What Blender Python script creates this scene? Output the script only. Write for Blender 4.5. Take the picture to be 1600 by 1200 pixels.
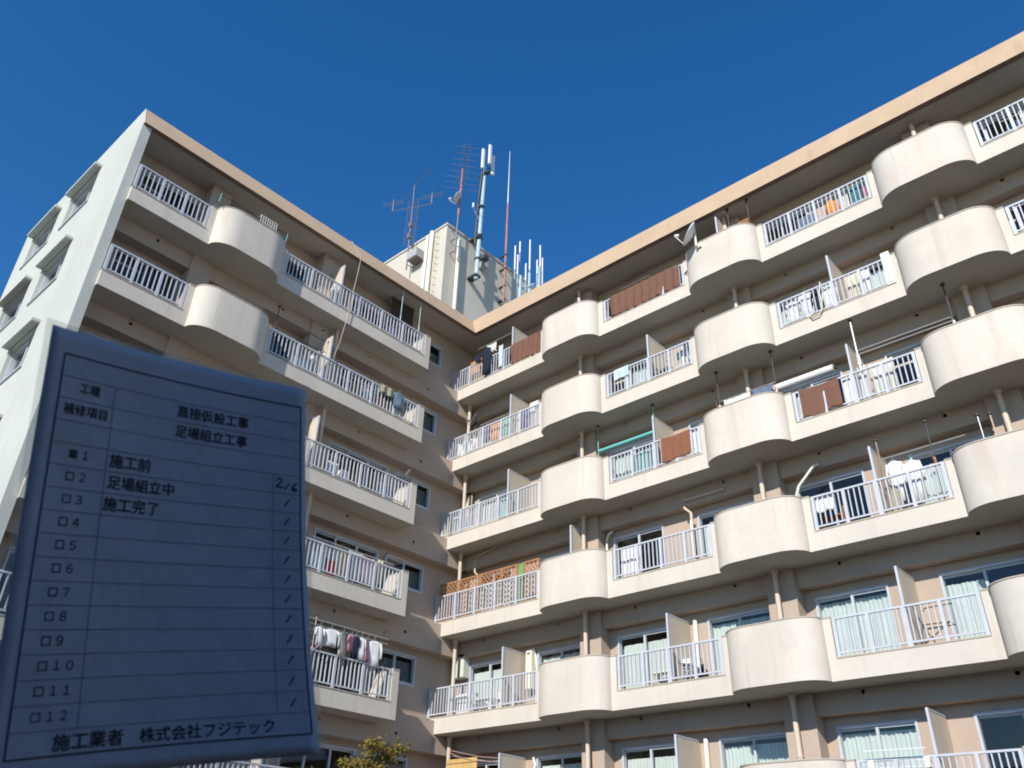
import bpy, bmesh, math, random
from mathutils import Vector, Matrix, noise
D = bpy.data
scene = bpy.context.scene
for o in list(D.objects):
    D.objects.remove(o, do_unlink=True)
COL = scene.collection
rng = random.Random(7)

# ------------------------------------------------------------------ camera, sky, sun, exposure
CAMPOS = Vector((18.02, -17.38, 1.5))
CF = 1305.77
CM = Matrix(((0.7439212, 0.6677326, 0.0267284), (-0.3336596, 0.4057901, -0.8508852), (-0.5790099, 0.6240734, 0.5246712)))      # rows: camera right, down, forward in world axes
cam_d = D.cameras.new('camera')
cam_d.sensor_width = 36.0
cam_d.lens = CF / 1600 * 36.0
cam_d.clip_start = 0.02
cam_d.clip_end = 2000
cam_d.dof.use_dof = True
cam_d.dof.focus_distance = 26.0
cam_d.dof.aperture_fstop = 17.0
cam = D.objects.new('camera', cam_d)
COL.objects.link(cam)
r, dn, fw = CM[0], CM[1], CM[2]
cam.matrix_world = Matrix(((r[0], -dn[0], -fw[0], CAMPOS[0]), (r[1], -dn[1], -fw[1], CAMPOS[1]),
                           (r[2], -dn[2], -fw[2], CAMPOS[2]), (0, 0, 0, 1)))
scene.camera = cam
scene.render.resolution_x, scene.render.resolution_y = 1024, 768

SUN_TO = Vector((1.0, -3.0, 1.98)).normalized()
world = D.worlds.new('World')
scene.world = world
world.use_nodes = True
wn = world.node_tree.nodes
sky = wn.new('ShaderNodeTexSky')
sky.sky_type = 'NISHITA'
sky.sun_disc = False
sky.sun_elevation = math.asin(SUN_TO.z)
sky.sun_rotation = math.atan2(SUN_TO.x, SUN_TO.y)
sky.air_density = 1.0
sky.dust_density = 0.0
sky.ozone_density = 3.0
wn['Background'].inputs['Strength'].default_value = 0.088
hsv = wn.new('ShaderNodeHueSaturation')        # deep winter blue
hsv.inputs['Hue'].default_value = 0.504
hsv.inputs['Saturation'].default_value = 1.32
hsv.inputs['Value'].default_value = 1.58
world.node_tree.links.new(sky.outputs['Color'], hsv.inputs['Color'])
world.node_tree.links.new(hsv.outputs['Color'], wn['Background'].inputs['Color'])

sun_d = D.lights.new('sun', 'SUN')
sun_d.energy = 4.5
sun_d.angle = math.radians(0.53)
sun_d.color = (1.0, 0.945, 0.86)
sun = D.objects.new('sun', sun_d)
sun.rotation_euler = (-SUN_TO).to_track_quat('-Z', 'Y').to_euler()
sun.location = (20, -40, 40)
COL.objects.link(sun)
scene.view_settings.view_transform = 'Standard'
scene.view_settings.look = 'None'
scene.view_settings.exposure = 0.25
scene.view_settings.gamma = 1.0
scene.cycles.filter_width = 1.9

# ------------------------------------------------------------------ materials
def mat(name, col, rough=0.7, var=0.0, vscale=1.5, stain=0.0, staincol=(0.35, 0.22, 0.15), bump=0.0, bscale=40,
        metal=0.0, spec=0.3, coat=0.0, streak=(3.0, 3.0, 0.25), weave=0.0, trans=0.0, fine=0.0):
    m = D.materials.new(name)
    m.use_nodes = True
    nt = m.node_tree
    n, l = nt.nodes, nt.links
    b = n['Principled BSDF']
    b.inputs['Base Color'].default_value = (*col, 1)
    b.inputs['Roughness'].default_value = rough
    b.inputs['Metallic'].default_value = metal
    b.inputs['Specular IOR Level'].default_value = spec
    b.inputs['Coat Weight'].default_value = coat
    geo = n.new('ShaderNodeNewGeometry')
    last = None
    def mixc(fac, a, bb):
        mx = n.new('ShaderNodeMix'); mx.data_type = 'RGBA'
        l.new(fac, mx.inputs['Factor'])
        if isinstance(a, tuple): mx.inputs['A'].default_value = (*a, 1)
        else: l.new(a, mx.inputs['A'])
        mx.inputs['B'].default_value = (*bb, 1)
        return mx.outputs['Result']
    def noise_fac(scale, lo, hi, mapping=None, detail=5):
        t = n.new('ShaderNodeTexNoise'); t.inputs['Scale'].default_value = scale; t.inputs['Detail'].default_value = detail
        if mapping:
            mp = n.new('ShaderNodeMapping'); mp.inputs['Scale'].default_value = mapping
            l.new(geo.outputs['Position'], mp.inputs['Vector']); l.new(mp.outputs['Vector'], t.inputs['Vector'])
        else:
            l.new(geo.outputs['Position'], t.inputs['Vector'])
        mr = n.new('ShaderNodeMapRange')
        mr.inputs['From Min'].default_value = lo; mr.inputs['From Max'].default_value = hi
        l.new(t.outputs['Fac'], mr.inputs['Value'])
        return mr.outputs['Result']
    cur = col
    if var > 0:
        cur = mixc(noise_fac(vscale, 0.3, 0.7), tuple(c * (1 - var) for c in col), tuple(min(1, c * (1 + var * 0.6)) for c in col))
        f2 = n.new('ShaderNodeMath'); f2.operation = 'MULTIPLY'; f2.inputs[1].default_value = 0.5
        l.new(noise_fac(vscale * 9, 0.45, 0.75), f2.inputs[0])
        cur = mixc(f2.outputs[0], cur, tuple(c * (1 - var * 1.2) for c in col))
    if stain > 0:
        f3 = n.new('ShaderNodeMath'); f3.operation = 'MULTIPLY'; f3.inputs[1].default_value = stain
        l.new(noise_fac(1.0, 0.58, 0.75, streak, 3), f3.inputs[0])
        cur = mixc(f3.outputs[0], cur, staincol)
    if fine > 0:          # narrow rain streaks and blotchy patches
        for sc_, lo_, hi_, mp_ in ((1.0, 0.60, 0.72, (7.0, 7.0, 0.45)), (0.55, 0.62, 0.66, (1.0, 1.0, 1.6))):
            f4 = n.new('ShaderNodeMath'); f4.operation = 'MULTIPLY'; f4.inputs[1].default_value = fine * (1 if mp_[0] > 2 else 0.35)
            l.new(noise_fac(sc_, lo_, hi_, mp_, 4), f4.inputs[0])
            cur = mixc(f4.outputs[0], cur, tuple(c * 0.78 for c in col))
    if not isinstance(cur, tuple):
        l.new(cur, b.inputs['Base Color'])
    if bump > 0:
        t = n.new('ShaderNodeTexNoise'); t.inputs['Scale'].default_value = bscale; t.inputs['Detail'].default_value = 6
        l.new(geo.outputs['Position'], t.inputs['Vector'])
        bp = n.new('ShaderNodeBump'); bp.inputs['Strength'].default_value = bump; bp.inputs['Distance'].default_value = 0.02
        l.new(t.outputs['Fac'], bp.inputs['Height']); l.new(bp.outputs['Normal'], b.inputs['Normal'])
    if trans > 0:
        tr = n.new('ShaderNodeBsdfTranslucent')
        tr.inputs['Color'].default_value = (*col, 1)
        ms = n.new('ShaderNodeMixShader'); ms.inputs[0].default_value = trans
        l.new(b.outputs[0], ms.inputs[1]); l.new(tr.outputs[0], ms.inputs[2])
        l.new(ms.outputs[0], n['Material Output'].inputs['Surface'])
    return m

M = {}
M['parapet'] = mat('parapet_paint', (0.63, 0.575, 0.50), 0.75, 0.08, 0.8, 0.45, (0.50, 0.38, 0.30), 0.15, 60, fine=0.5)
M['soffit'] = mat('soffit_paint', (0.56, 0.52, 0.45), 0.85, 0.08, 0.7, 0.2, (0.40, 0.34, 0.28), 0.1, 60, streak=(0.7, 0.7, 0.7))
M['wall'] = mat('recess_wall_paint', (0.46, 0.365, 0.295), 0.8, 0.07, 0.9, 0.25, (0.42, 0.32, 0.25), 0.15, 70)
M['fascia'] = mat('fascia_paint', (0.50, 0.365, 0.245), 0.75, 0.08, 1.2, 0.5, (0.40, 0.28, 0.19), 0.1, 60)
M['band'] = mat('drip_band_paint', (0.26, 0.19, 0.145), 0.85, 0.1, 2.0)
M['endwall'] = mat('end_wall_paint', (0.53, 0.545, 0.495), 0.75, 0.07, 0.6, 0.4, (0.62, 0.61, 0.55), 0.12, 60)
M['tower'] = mat('penthouse_paint', (0.58, 0.535, 0.455), 0.8, 0.08, 0.6, 0.3, (0.42, 0.39, 0.34), 0.1, 50)
M['rail'] = mat('railing_paint', (0.54, 0.56, 0.61), 0.4, 0.06, 6.0, spec=0.5)
M['alu'] = mat('window_aluminium', (0.52, 0.55, 0.60), 0.35, 0.05, 5, spec=0.5)
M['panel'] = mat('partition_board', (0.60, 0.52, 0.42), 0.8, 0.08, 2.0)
M['coping'] = mat('coping_mortar', (0.47, 0.41, 0.34), 0.85, 0.12, 3)
M['pipe'] = mat('pipe_paint', (0.62, 0.52, 0.42), 0.5, 0.06, 4)
M['wpipe'] = mat('white_pipe', (0.80, 0.78, 0.70), 0.4, 0.04, 4)
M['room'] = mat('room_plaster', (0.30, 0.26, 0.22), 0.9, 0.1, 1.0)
M['floor'] = mat('balcony_floor', (0.36, 0.33, 0.29), 0.9, 0.15, 3)
M['roof'] = mat('roof_membrane', (0.30, 0.30, 0.29), 0.9, 0.15, 0.6)
M['vent'] = mat('vent_metal', (0.22, 0.165, 0.13), 0.6, 0.1, 8)
M['asphalt'] = mat('asphalt', (0.055, 0.055, 0.058), 0.95, 0.3, 2.0, bump=0.3, bscale=90)
M['curtain'] = mat('curtain_cloth', (0.76, 0.82, 0.78), 0.9, 0.06, 5, trans=0.25)
M['dkscreen'] = mat('insect_screen', (0.15, 0.17, 0.18), 0.8, 0.1, 5)
def glass():
    m = D.materials.new('window_glass'); m.use_nodes = True
    n, l = m.node_tree.nodes, m.node_tree.links
    n.remove(n['Principled BSDF'])
    tr = n.new('ShaderNodeBsdfTransparent'); tr.inputs[0].default_value = (0.93, 0.96, 0.955, 1)
    gl = n.new('ShaderNodeBsdfGlossy'); gl.inputs['Roughness'].default_value = 0.02
    lw = n.new('ShaderNodeLayerWeight'); lw.inputs['Blend'].default_value = 0.5
    pw = n.new('ShaderNodeMath'); pw.operation = 'POWER'; pw.inputs[1].default_value = 3.5
    fr = n.new('ShaderNodeMath'); fr.operation = 'MULTIPLY_ADD'; fr.inputs[1].default_value = 0.8; fr.inputs[2].default_value = 0.06
    l.new(lw.outputs['Facing'], pw.inputs[0]); l.new(pw.outputs[0], fr.inputs[0])
    ms = n.new('ShaderNodeMixShader')
    l.new(fr.outputs[0], ms.inputs[0]); l.new(tr.outputs[0], ms.inputs[1]); l.new(gl.outputs[0], ms.inputs[2])
    l.new(ms.outputs[0], n['Material Output'].inputs['Surface'])
    return m
M['glass'] = glass()
_cc = {}
def paint(name, col, rough=0.6, **k):
    key = (name, col, rough)
    if key not in _cc: _cc[key] = mat(name, col, rough, **({'var': 0.06, 'vscale': 5} | k))
    return _cc[key]
def cloth_mat(name, col, trans=0.15):
    return paint(name + '_cloth', col, 0.9, var=0.10, vscale=7, trans=trans, spec=0.1)

# ------------------------------------------------------------------ mesh helpers
class MB:
    def __init__(s, fn=None):
        s.v, s.f, s.fn = [], [], fn
    def add(s, vs, fs):
        b = len(s.v)
        s.v += [s.fn(*p) if s.fn else tuple(p) for p in vs]
        s.f += [tuple(b + i for i in f) for f in fs]
    def box(s, x0, x1, y0, y1, z0, z1):
        s.add([(x, y, z) for z in (z0, z1) for y in (y0, y1) for x in (x0, x1)],
              [(0, 2, 3, 1), (4, 5, 7, 6), (0, 1, 5, 4), (2, 6, 7, 3), (0, 4, 6, 2), (1, 3, 7, 5)])
    def quad(s, *p):
        s.add(p, [tuple(range(len(p)))])
    def tube(s, pts, r, n=8, caps=True):
        pts = [Vector(p) for p in pts]
        rr = r if isinstance(r, (list, tuple)) else [r] * len(pts)
        vs, fs = [], []
        up = None
        for i, p in enumerate(pts):
            t = (pts[min(i + 1, len(pts) - 1)] - pts[max(i - 1, 0)]).normalized()
            if up is None:
                up = Vector((0, 0, 1)) if abs(t.z) < 0.9 else Vector((1, 0, 0))
            a = t.cross(up)
            if a.length < 1e-4:
                a = t.cross(Vector((0.3, 0.9, 0.1)))
            a.normalize(); b = t.cross(a).normalized()
            up = -b if b.dot(up) < 0 else b
            for k in range(n):
                th = 2 * math.pi * k / n
                vs.append(p + (a * math.cos(th) + b * math.sin(th)) * rr[i])
        for i in range(len(pts) - 1):
            for k in range(n):
                k2 = (k + 1) % n
                fs.append((i * n + k, i * n + k2, (i + 1) * n + k2, (i + 1) * n + k))
        if caps:
            fs.append(tuple(range(n))[::-1]); fs.append(tuple((len(pts) - 1) * n + k for k in range(n)))
        s.add(vs, fs)
    def lathe(s, prof, c=(0, 0, 0), n=20, axis='z'):
        vs, fs = [], []
        for (rad, h) in prof:
            for k in range(n):
                th = 2 * math.pi * k / n
                x, y = rad * math.cos(th), rad * math.sin(th)
                p = {'z': (x, y, h), 'y': (x, h, y), 'x': (h, x, y)}[axis]
                vs.append((c[0] + p[0], c[1] + p[1], c[2] + p[2]))
        for i in range(len(prof) - 1):
            for k in range(n):
                fs.append((i * n + k, i * n + (k + 1) % n, (i + 1) * n + (k + 1) % n, (i + 1) * n + k))
        fs.append(tuple(range(n))); fs.append(tuple((len(prof) - 1) * n + k for k in range(n)))
        s.add(vs, fs)
    def prism(s, poly, z0, z1):
        n = len(poly)
        s.add([(x, y, z0) for x, y in poly] + [(x, y, z1) for x, y in poly],
              [tuple(range(n))[::-1], tuple(range(n, 2 * n))] + [(i, (i + 1) % n, n + (i + 1) % n, n + i) for i in range(n)])
    def build(s, name, m, parent=None, smooth=False, bevel=0.0, recalc=True):
        me = D.meshes.new(name)
        me.from_pydata([tuple(v) for v in s.v], [], s.f)
        bm = bmesh.new(); bm.from_mesh(me)
        if bevel > 0:
            bmesh.ops.remove_doubles(bm, verts=bm.verts, dist=1e-5)
            es = [e for e in bm.edges if len(e.link_faces) == 2 and e.calc_face_angle(0) > 0.5]
            bmesh.ops.bevel(bm, geom=es, offset=bevel, segments=2, affect='EDGES')
        if recalc:
            bmesh.ops.recalc_face_normals(bm, faces=bm.faces)
        for f in bm.faces: f.smooth = smooth
        bm.to_mesh(me); bm.free()
        me.materials.append(m)
        o = D.objects.new(name, me); COL.objects.link(o)
        if parent: o.parent = parent
        return o

def tag(o, label=None, cat=None, group=None, kind=None):
    if label: o['label'] = label
    if cat: o['category'] = cat
    if group: o['group'] = group
    if kind: o['kind'] = kind
    return o
def thing(name, label, cat, group=None):
    o = D.objects.new(name, None); COL.objects.link(o); o.empty_display_size = 0.2
    return tag(o, label, cat, group)
WR = lambda u, d, z: (u, -d, z)      # right wing: u along +X, d outward (-Y)
WL = lambda u, d, z: (d, u, z)       # left wing: u along +Y, d outward (+X)
WF = {'R': WR, 'L': WL}
def put(o, w, u, d, z):
    o.location = WF[w](u, d, z)
    o.rotation_euler = (0, 0, 0 if w == 'R' else math.pi / 2)
    return o
Z0 = [16.43 - 2.75 * k for k in range(7)]      # underside of each balcony, top floor first
ROOFZ = 19.1
# ------------------------------------------------------------------ ground
g = MB(); g.quad((-300, -300, 0), (300, -300, 0), (300, 300, 0), (-300, 300, 0))
tag(g.build('ground', M['asphalt']), kind='structure')

# ------------------------------------------------------------------ the apartment building
B = thing('apartment_building', 'L shaped cream concrete apartment building with rows of curved balconies and a peach roof edge', 'building')
RC = [-1.085 + 5.5 * i for i in range(5)]           # centres of the rounded bays, right wing (first one lies inside the corner)
HB = 1.105
R_END = 24.0
R_STR = [(-1.1, RC[1] - HB)] + [(RC[i] + HB, RC[i + 1] - HB) for i in range(1, 4)] + [(RC[4] + HB, R_END)]
LC = [-9.175]
HBL = 1.085
L_STR = [(-12.55, LC[0] - HBL), (LC[0] + HBL, -2.08)]
PIER = 0.17

def cells(mb, u0, u1, z0, z1, d, ops, reveal):
    us = sorted({u0, u1, *[x for o in ops for x in o[:2]]}); zs = sorted({z0, z1, *[x for o in ops for x in o[2:4]]})
    for i in range(len(us) - 1):
        for j in range(len(zs) - 1):
            a, b, c, e = us[i], us[i + 1], zs[j], zs[j + 1]
            um, zm = (a + b) / 2, (c + e) / 2
            if any(o[0] < um < o[1] and o[2] < zm < o[3] for o in ops): continue
            mb.quad((a, d, c), (b, d, c), (b, d, e), (a, d, e))
    for a, b, c, e in ops:
        q = d - reveal
        mb.quad((a, d, c), (a, q, c), (a, q, e), (a, d, e)); mb.quad((b, d, c), (b, q, c), (b, q, e), (b, d, e))
        mb.quad((a, d, e), (b, d, e), (b, q, e), (a, q, e)); mb.quad((a, d, c), (b, d, c), (b, q, c), (a, q, c))

wins = {'R': [], 'L': []}        # (u0, u1, z0, z1, row, style)
for k, z in enumerate(Z0):
    for i, c in enumerate(RC):
        wins['R'].append((c + 0.585, c + 2.24, z + 0.20, z + 2.09, k, 'door'))
        if c + 5 < R_END: wins['R'].append((c + 3.3, c + 5.0, z + 0.20, z + 2.09, k, 'door'))
    wins['L'] += [(-4.75, -2.42, z + 0.20, z + 2.09, k, 'wide'), (-2.13, -0.58, z + 1.22, z + 2.09, k, 'small'),
                  (-8.25, -6.5, z + 0.20, z + 2.09, k, 'door'), (-12.1, -10.35, z + 0.20, z + 2.09, k, 'door')]
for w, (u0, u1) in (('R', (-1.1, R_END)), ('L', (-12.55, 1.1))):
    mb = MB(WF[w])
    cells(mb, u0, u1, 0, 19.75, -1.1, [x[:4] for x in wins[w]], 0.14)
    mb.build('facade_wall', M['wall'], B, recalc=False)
# rooms behind the windows
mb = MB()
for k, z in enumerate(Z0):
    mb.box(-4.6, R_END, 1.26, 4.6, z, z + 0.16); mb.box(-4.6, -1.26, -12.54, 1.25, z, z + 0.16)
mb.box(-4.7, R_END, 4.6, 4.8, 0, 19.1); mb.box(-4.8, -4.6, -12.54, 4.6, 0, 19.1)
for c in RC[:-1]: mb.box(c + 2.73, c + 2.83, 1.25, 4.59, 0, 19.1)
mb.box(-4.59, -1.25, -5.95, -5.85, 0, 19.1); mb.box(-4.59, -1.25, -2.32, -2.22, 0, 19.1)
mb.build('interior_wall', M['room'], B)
# outer shell and roof
mb = MB()
mb.box(-8.3, -8.05, -12.54, 9.6, 0, 19.75); mb.box(-8.04, R_END, 9.4, 9.6, 0, 19.75); mb.box(R_END, R_END + 0.25, 0.1, 9.6, 0, 19.75)
mb.build('rear_wall', M['endwall'], B)
mb = MB()
mb.box(-8.04, -0.42, -12.53, 0.2, 19.12, 19.6); mb.box(-8.04, R_END, 0.21, 9.39, 19.12, 19.6)
mb.build('roof', M['roof'], B)
# roof edge: flared fascia, drip band under it, raised soffit
YE, XE = -12.786, R_END + 0.25
def edge(o, z):            # o: distance outward from the balcony line for left/right wings
    return [(o[0], YE, z), (o[0], -o[1], z), (XE, -o[1], z)]
def strip(mb, a, b):
    mb.add(a + b, [(0, 1, 4, 3), (1, 2, 5, 4)])
mb = MB()
lo, hi, inn = edge((0, 0), 19.05), edge((-0.37, -0.18), 19.85), edge((-0.62, -0.43), 19.85)
strip(mb, lo, hi); strip(mb, hi, inn); strip(mb, inn, edge((-0.62, -0.43), 19.55))
mb.build('roof_fascia', M['fascia'], B)
mb = MB()
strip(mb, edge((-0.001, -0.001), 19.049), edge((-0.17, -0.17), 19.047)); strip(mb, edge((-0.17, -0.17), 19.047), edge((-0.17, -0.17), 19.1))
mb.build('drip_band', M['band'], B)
mb = MB(); strip(mb, edge((-0.165, -0.165), ROOFZ), edge((-1.1, -1.1), ROOFZ))
mb.build('roof_soffit', M['soffit'], B)

# balconies, row by row
def bay(c, h, off=0.0, n=16):
    rx, b = 0.62, 0.45
    pts = []
    for i in range(n + 1):
        t = math.pi / 2 * i / n
        pts.append((c - h + rx * (1 - math.cos(t)) , b * math.sin(t)))
    pts += [(2 * c - u, d) for u, d in pts[::-1]]
    if off:
        out = []
        for i, (u, d) in enumerate(pts):
            p, q = pts[max(i - 1, 0)], pts[min(i + 1, len(pts) - 1)]
            tx, ty = q[0] - p[0], q[1] - p[1]
            L = math.hypot(tx, ty) or 1
            nx, ny = ty / L, -tx / L
            if i in (0, len(pts) - 1): nx, ny = 0, -1
            out.append((u + nx * off, d + ny * off))
        pts = out
    return pts
def ring(mb, outer, inner, z0, z1):
    n = len(outer)
    vs = [(u, d, z0) for u, d in outer] + [(u, d, z0) for u, d in inner] + [(u, d, z1) for u, d in outer] + [(u, d, z1) for u, d in inner]
    fs = []
    for i in range(n - 1):
        fs += [(i, i + 1, 2 * n + i + 1, 2 * n + i), (n + i, 3 * n + i, 3 * n + i + 1, n + i + 1), (2 * n + i, 2 * n + i + 1, 3 * n + i + 1, 3 * n + i), (i, n + i, n + i + 1, i + 1)]
    fs += [(0, 2 * n, 3 * n, n), (n - 1, 2 * n - 1, 4 * n - 1, 3 * n - 1)]
    mb.add(vs, fs)
def railing(w, a, b, z, bays, parent, skip=()):
    mb = MB(WF[w])
    dd = -0.055
    mb.box(a, b, dd - 0.028, dd + 0.028, z + 1.235, z + 1.275)
    mb.box(a, b, dd - 0.016, dd + 0.016, z + 0.53, z + 0.565)
    L = (b - a - 0.07) / bays
    for i in range(bays + 1):
        u = a + 0.035 + i * L
        mb.box(u - 0.035, u + 0.035, dd - 0.026, dd + 0.030, z + 0.43, z + 1.236)
        if i < bays:
            n = round(L / 0.125) - 1
            for j in range(1, n + 1):
                x = u + L * j / (n + 1) + rng.uniform(-0.003, 0.003)
                mb.box(x - 0.0125, x + 0.0125, dd - 0.015, dd + 0.016, z + 0.56, z + 1.24)
    return mb.build('railing', M['rail'], parent)
def balcony(w, k):
    z = Z0[k]
    cs, h, strs = (RC[1:], HB, R_STR) if w == 'R' else (LC, HBL, L_STR)
    u0, u1 = strs[0][0], strs[-1][1]
    out = [(u0, 0.0)]
    for c in cs: out += bay(c, h)
    out.append((u1, 0.0))
    f = WF[w]
    mb = MB(f)
    poly = out + [(u1, -1.1), (u0, -1.1)]
    n = len(poly)
    mb.add([(u, d, z) for u, d in poly] + [(u, d, z + 0.16) for u, d in poly],
           [tuple(range(n))[::-1], tuple(range(n, 2 * n))] + [(i, (i + 1) % n, n + (i + 1) % n, n + i) for i in range(n)])
    cop = MB(f)
    def cap(a, b, zz):
        cop.box(a, b, -0.13, 0.013, zz, zz + 0.028)
    for i, (a, b) in enumerate(strs):
        pa = 0 if (i == 0) else PIER
        pb = PIER if i < len(strs) - 1 else (0.24 if w == 'L' else 0)
        mb.box(a + pa, b - pb, -0.12, 0.0, z + 0.16, z + 0.43)
        cap(a + pa, b - pb, z + 0.43)
        if pa: mb.box(a, a + pa, -0.12, 0, z + 0.16, z + 1.27); cap(a, a + pa, z + 1.27)
        if pb: mb.box(b - pb, b, -0.12, 0, z + 0.16, z + 1.27); cap(b - pb, b, z + 1.27)
    if w == 'L':
        mb.box(-2.24, -2.08, -1.1, -0.12, z + 0.16, z + 1.27); cop.box(-2.25, -2.07, -1.1, -0.13, z + 1.27, z + 1.298)
    for c in cs:
        ring(mb, bay(c, h), bay(c, h, 0.12), z + 0.16, z + 1.27)
        ring(cop, bay(c, h, -0.013), bay(c, h, 0.13), z + 1.27, z + 1.298)
    o = mb.build('balcony', M['parapet'], B, smooth=True)
    o.data.set_sharp_from_angle(angle=0.5)
    # soffit and floor keep their own finish
    so = MB(f); p2 = [(u0 + 0.0, -0.03)]
    for c in cs: p2 += bay(c, h, 0.03)
    p2 += [(u1, -0.03), (u1, -1.098), (u0, -1.098)]
    so.add([(u, d, z - 0.004) for u, d in p2], [tuple(range(len(p2)))])
    so.build('soffit', M['soffit'], o)
    fl = MB(f); p3 = [(u0, -0.125)]
    for c in cs: p3 += [(c - h + 0.1, -0.125)] + bay(c, h, 0.125)[1:-1] + [(c + h - 0.1, -0.125)]
    p3 += [(u1, -0.125), (u1, -1.098), (u0, -1.098)]
    fl.add([(u, d, z + 0.164) for u, d in p3], [tuple(range(len(p3)))])
    fl.build('balcony_floor', M['floor'], o)
    cop.build('coping', M['coping'], o)
    for i, (a, b) in enumerate(strs):
        pa = 0.0 if i == 0 else PIER
        pb = PIER if i < len(strs) - 1 else (0.24 if w == 'L' else 0)
        a2, b2 = a + pa, b - pb
        nb = (5, 4, 4, 4, 2)[i] if w == 'R' else (3, 6)[i]
        railing(w, a2 + 0.02, b2 - 0.02, z, nb, o)
    return o
for k in range(6):
    balcony('R', k); balcony('L', k)

# beams under each slab, pillars, pipes, vents
for k in range(6):
    z = Z0[k]
    for w, (u0, u1, d) in (('R', (-0.72, R_END, -0.80)), ('L', (-12.55, 0.8, -0.72))):
        mb = MB(WF[w]); mb.box(u0, u1, -1.098, d, z - (0.46 if w == 'R' else 0.5), z - 0.004)
        if w == 'L': mb.box(-2.075, -0.002, -1.098, d, z - 0.003, z + 0.37)
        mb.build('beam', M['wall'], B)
for c in RC[1:]:
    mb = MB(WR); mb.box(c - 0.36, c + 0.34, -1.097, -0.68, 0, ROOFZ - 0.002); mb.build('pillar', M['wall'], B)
    mb = MB(WR); mb.tube([(c - 0.03, -0.5, 0), (c - 0.03, -0.5, ROOFZ - 0.01)], 0.057, 12)
    for z in Z0[:6]:
        mb.tube([(c - 0.03, -0.5, z - 0.11), (c - 0.03, -0.5, z - 0.005)], 0.085, 12)
        mb.tube([(c - 0.03, -0.5, z - 1.28), (c - 0.03, -0.5, z - 1.22)], 0.066, 12)
    mb.build('drainpipe', M['pipe'], B, smooth=False)
for (ua, ub) in ((-6.28, -5.66), (-10.3, -9.7)):
    mb = MB(WL); mb.box(ua, ub, -1.097, -0.66, 0, ROOFZ - 0.002); mb.build('pillar', M['wall'], B)
mb = MB(); mb.tube([(-0.57, 0.5, 0), (-0.57, 0.5, 16.42)], 0.057, 12)
for z in Z0[:6]: mb.tube([(-0.57, 0.5, z - 0.12), (-0.57, 0.5, z - 0.005)], 0.09, 12)
mb.build('drainpipe', M['pipe'], B)
mb = MB(WL); mb.tube([(-5.45, -0.5, 0), (-5.45, -0.5, 16.42)], 0.05, 12); mb.build('drainpipe', M['pipe'], B)
for k in range(6):
    for w, us, d, dz in (('R', [c + e for c in RC for e in (1.39, 4.30)], -0.80, 0.09), ('L', [-1.4, -3.97, -7.3, -11.3], -0.72, 0.16)):
        for u in us:
            if u > 19: continue
            mb = MB(WF[w])
            mb.lathe([(0.045, 0), (0.05, -0.02), (0.05, -0.05), (0.025, -0.065)], (u, d, Z0[k] - dz), 10, 'y')
            mb.build('vent_cap', M['vent'], B)

# windows
WSTYLE = {}
def window(w, u0, u1, z0, z1, k, style, f=None, d=-1.1, curtain=None):
    f = f or WF[w]
    mb = MB(f)
    t = 0.05
    a, b = d - 0.11, d + 0.025
    mb.box(u0, u0 + t, a, b, z0, z1); mb.box(u1 - t, u1, a, b, z0, z1)
    mb.box(u0 + t, u1 - t, a, b, z1 - t, z1); mb.box(u0 + t, u1 - t, a, b, z0, z0 + t)
    mids = [(u0 + u1) / 2] if style != 'wide' else [u0 + (u1 - u0) / 3, u0 + (u1 - u0) * 2 / 3]
    for i, m in enumerate(mids):
        mb.box(m - 0.028, m + 0.028, d - 0.075, d - 0.015, z0 + t, z1 - t)
    es = [u0 + t] + mids + [u1 - t]
    for i in range(len(es) - 1):            # sash rails
        dd = d - (0.04 if i % 2 else 0.07)
        mb.box(es[i], es[i + 1], dd - 0.015, dd + 0.015, z0 + t, z0 + t + 0.06); mb.box(es[i], es[i + 1], dd - 0.015, dd + 0.015, z1 - t - 0.045, z1 - t)
    o = mb.build('window', M['alu'], B)
    for i in range(len(es) - 1):
        dd = d - (0.04 if i % 2 else 0.07)
        p = MB(f); p.quad((es[i], dd, z0 + t), (es[i + 1], dd, z0 + t), (es[i + 1], dd, z1 - t), (es[i], dd, z1 - t))
        p.build('pane', M['glass'], o, recalc=False)
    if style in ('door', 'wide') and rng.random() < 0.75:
        cr_ = MB(f); cr_.box(es[0] + 0.05, es[1] - 0.03, d - 0.27, d - 0.245, z1 - 0.30, z1 - 0.235); cr_.build('reflection_bar', M['panel'], o)  # pale bar stands in for the sunlit slab edge reflected in the pane
    if curtain:
        zt = z1 - t - rng.uniform(0.05, 0.22)
        a, b = u0 + 0.02, u1 - 0.02
        if curtain == 'half': b = (u0 + u1) / 2 + rng.uniform(-0.2, 0.3)
        if curtain == 'half2': a = (u0 + u1) / 2 + rng.uniform(-0.3, 0.2)
        nx = int((b - a) / 0.012); vs, fs = [], []
        ph = rng.uniform(0, 6)
        for j in range(5):
            zz = z0 + 0.04 + (zt - z0 - 0.04) * j / 4
            for i in range(nx + 1):
                u = a + (b - a) * i / nx
                q = 0.022 * math.sin(u * 62 + ph + 0.8 * math.sin(u * 7)) * (1.0 - 0.35 * j / 4) + 0.012 * math.sin(u * 23 + ph)
                vs.append((u, d - 0.20 + q, zz))
        for j in range(4):
            for i in range(nx): fs.append((j * (nx + 1) + i, j * (nx + 1) + i + 1, (j + 1) * (nx + 1) + i + 1, (j + 1) * (nx + 1) + i))
        cu = MB(f); cu.add(vs, fs); cu.build('curtain', M['curtain'] if curtain != 'dark' else M['dkscreen'], o, smooth=True, recalc=False)
    return o
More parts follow.
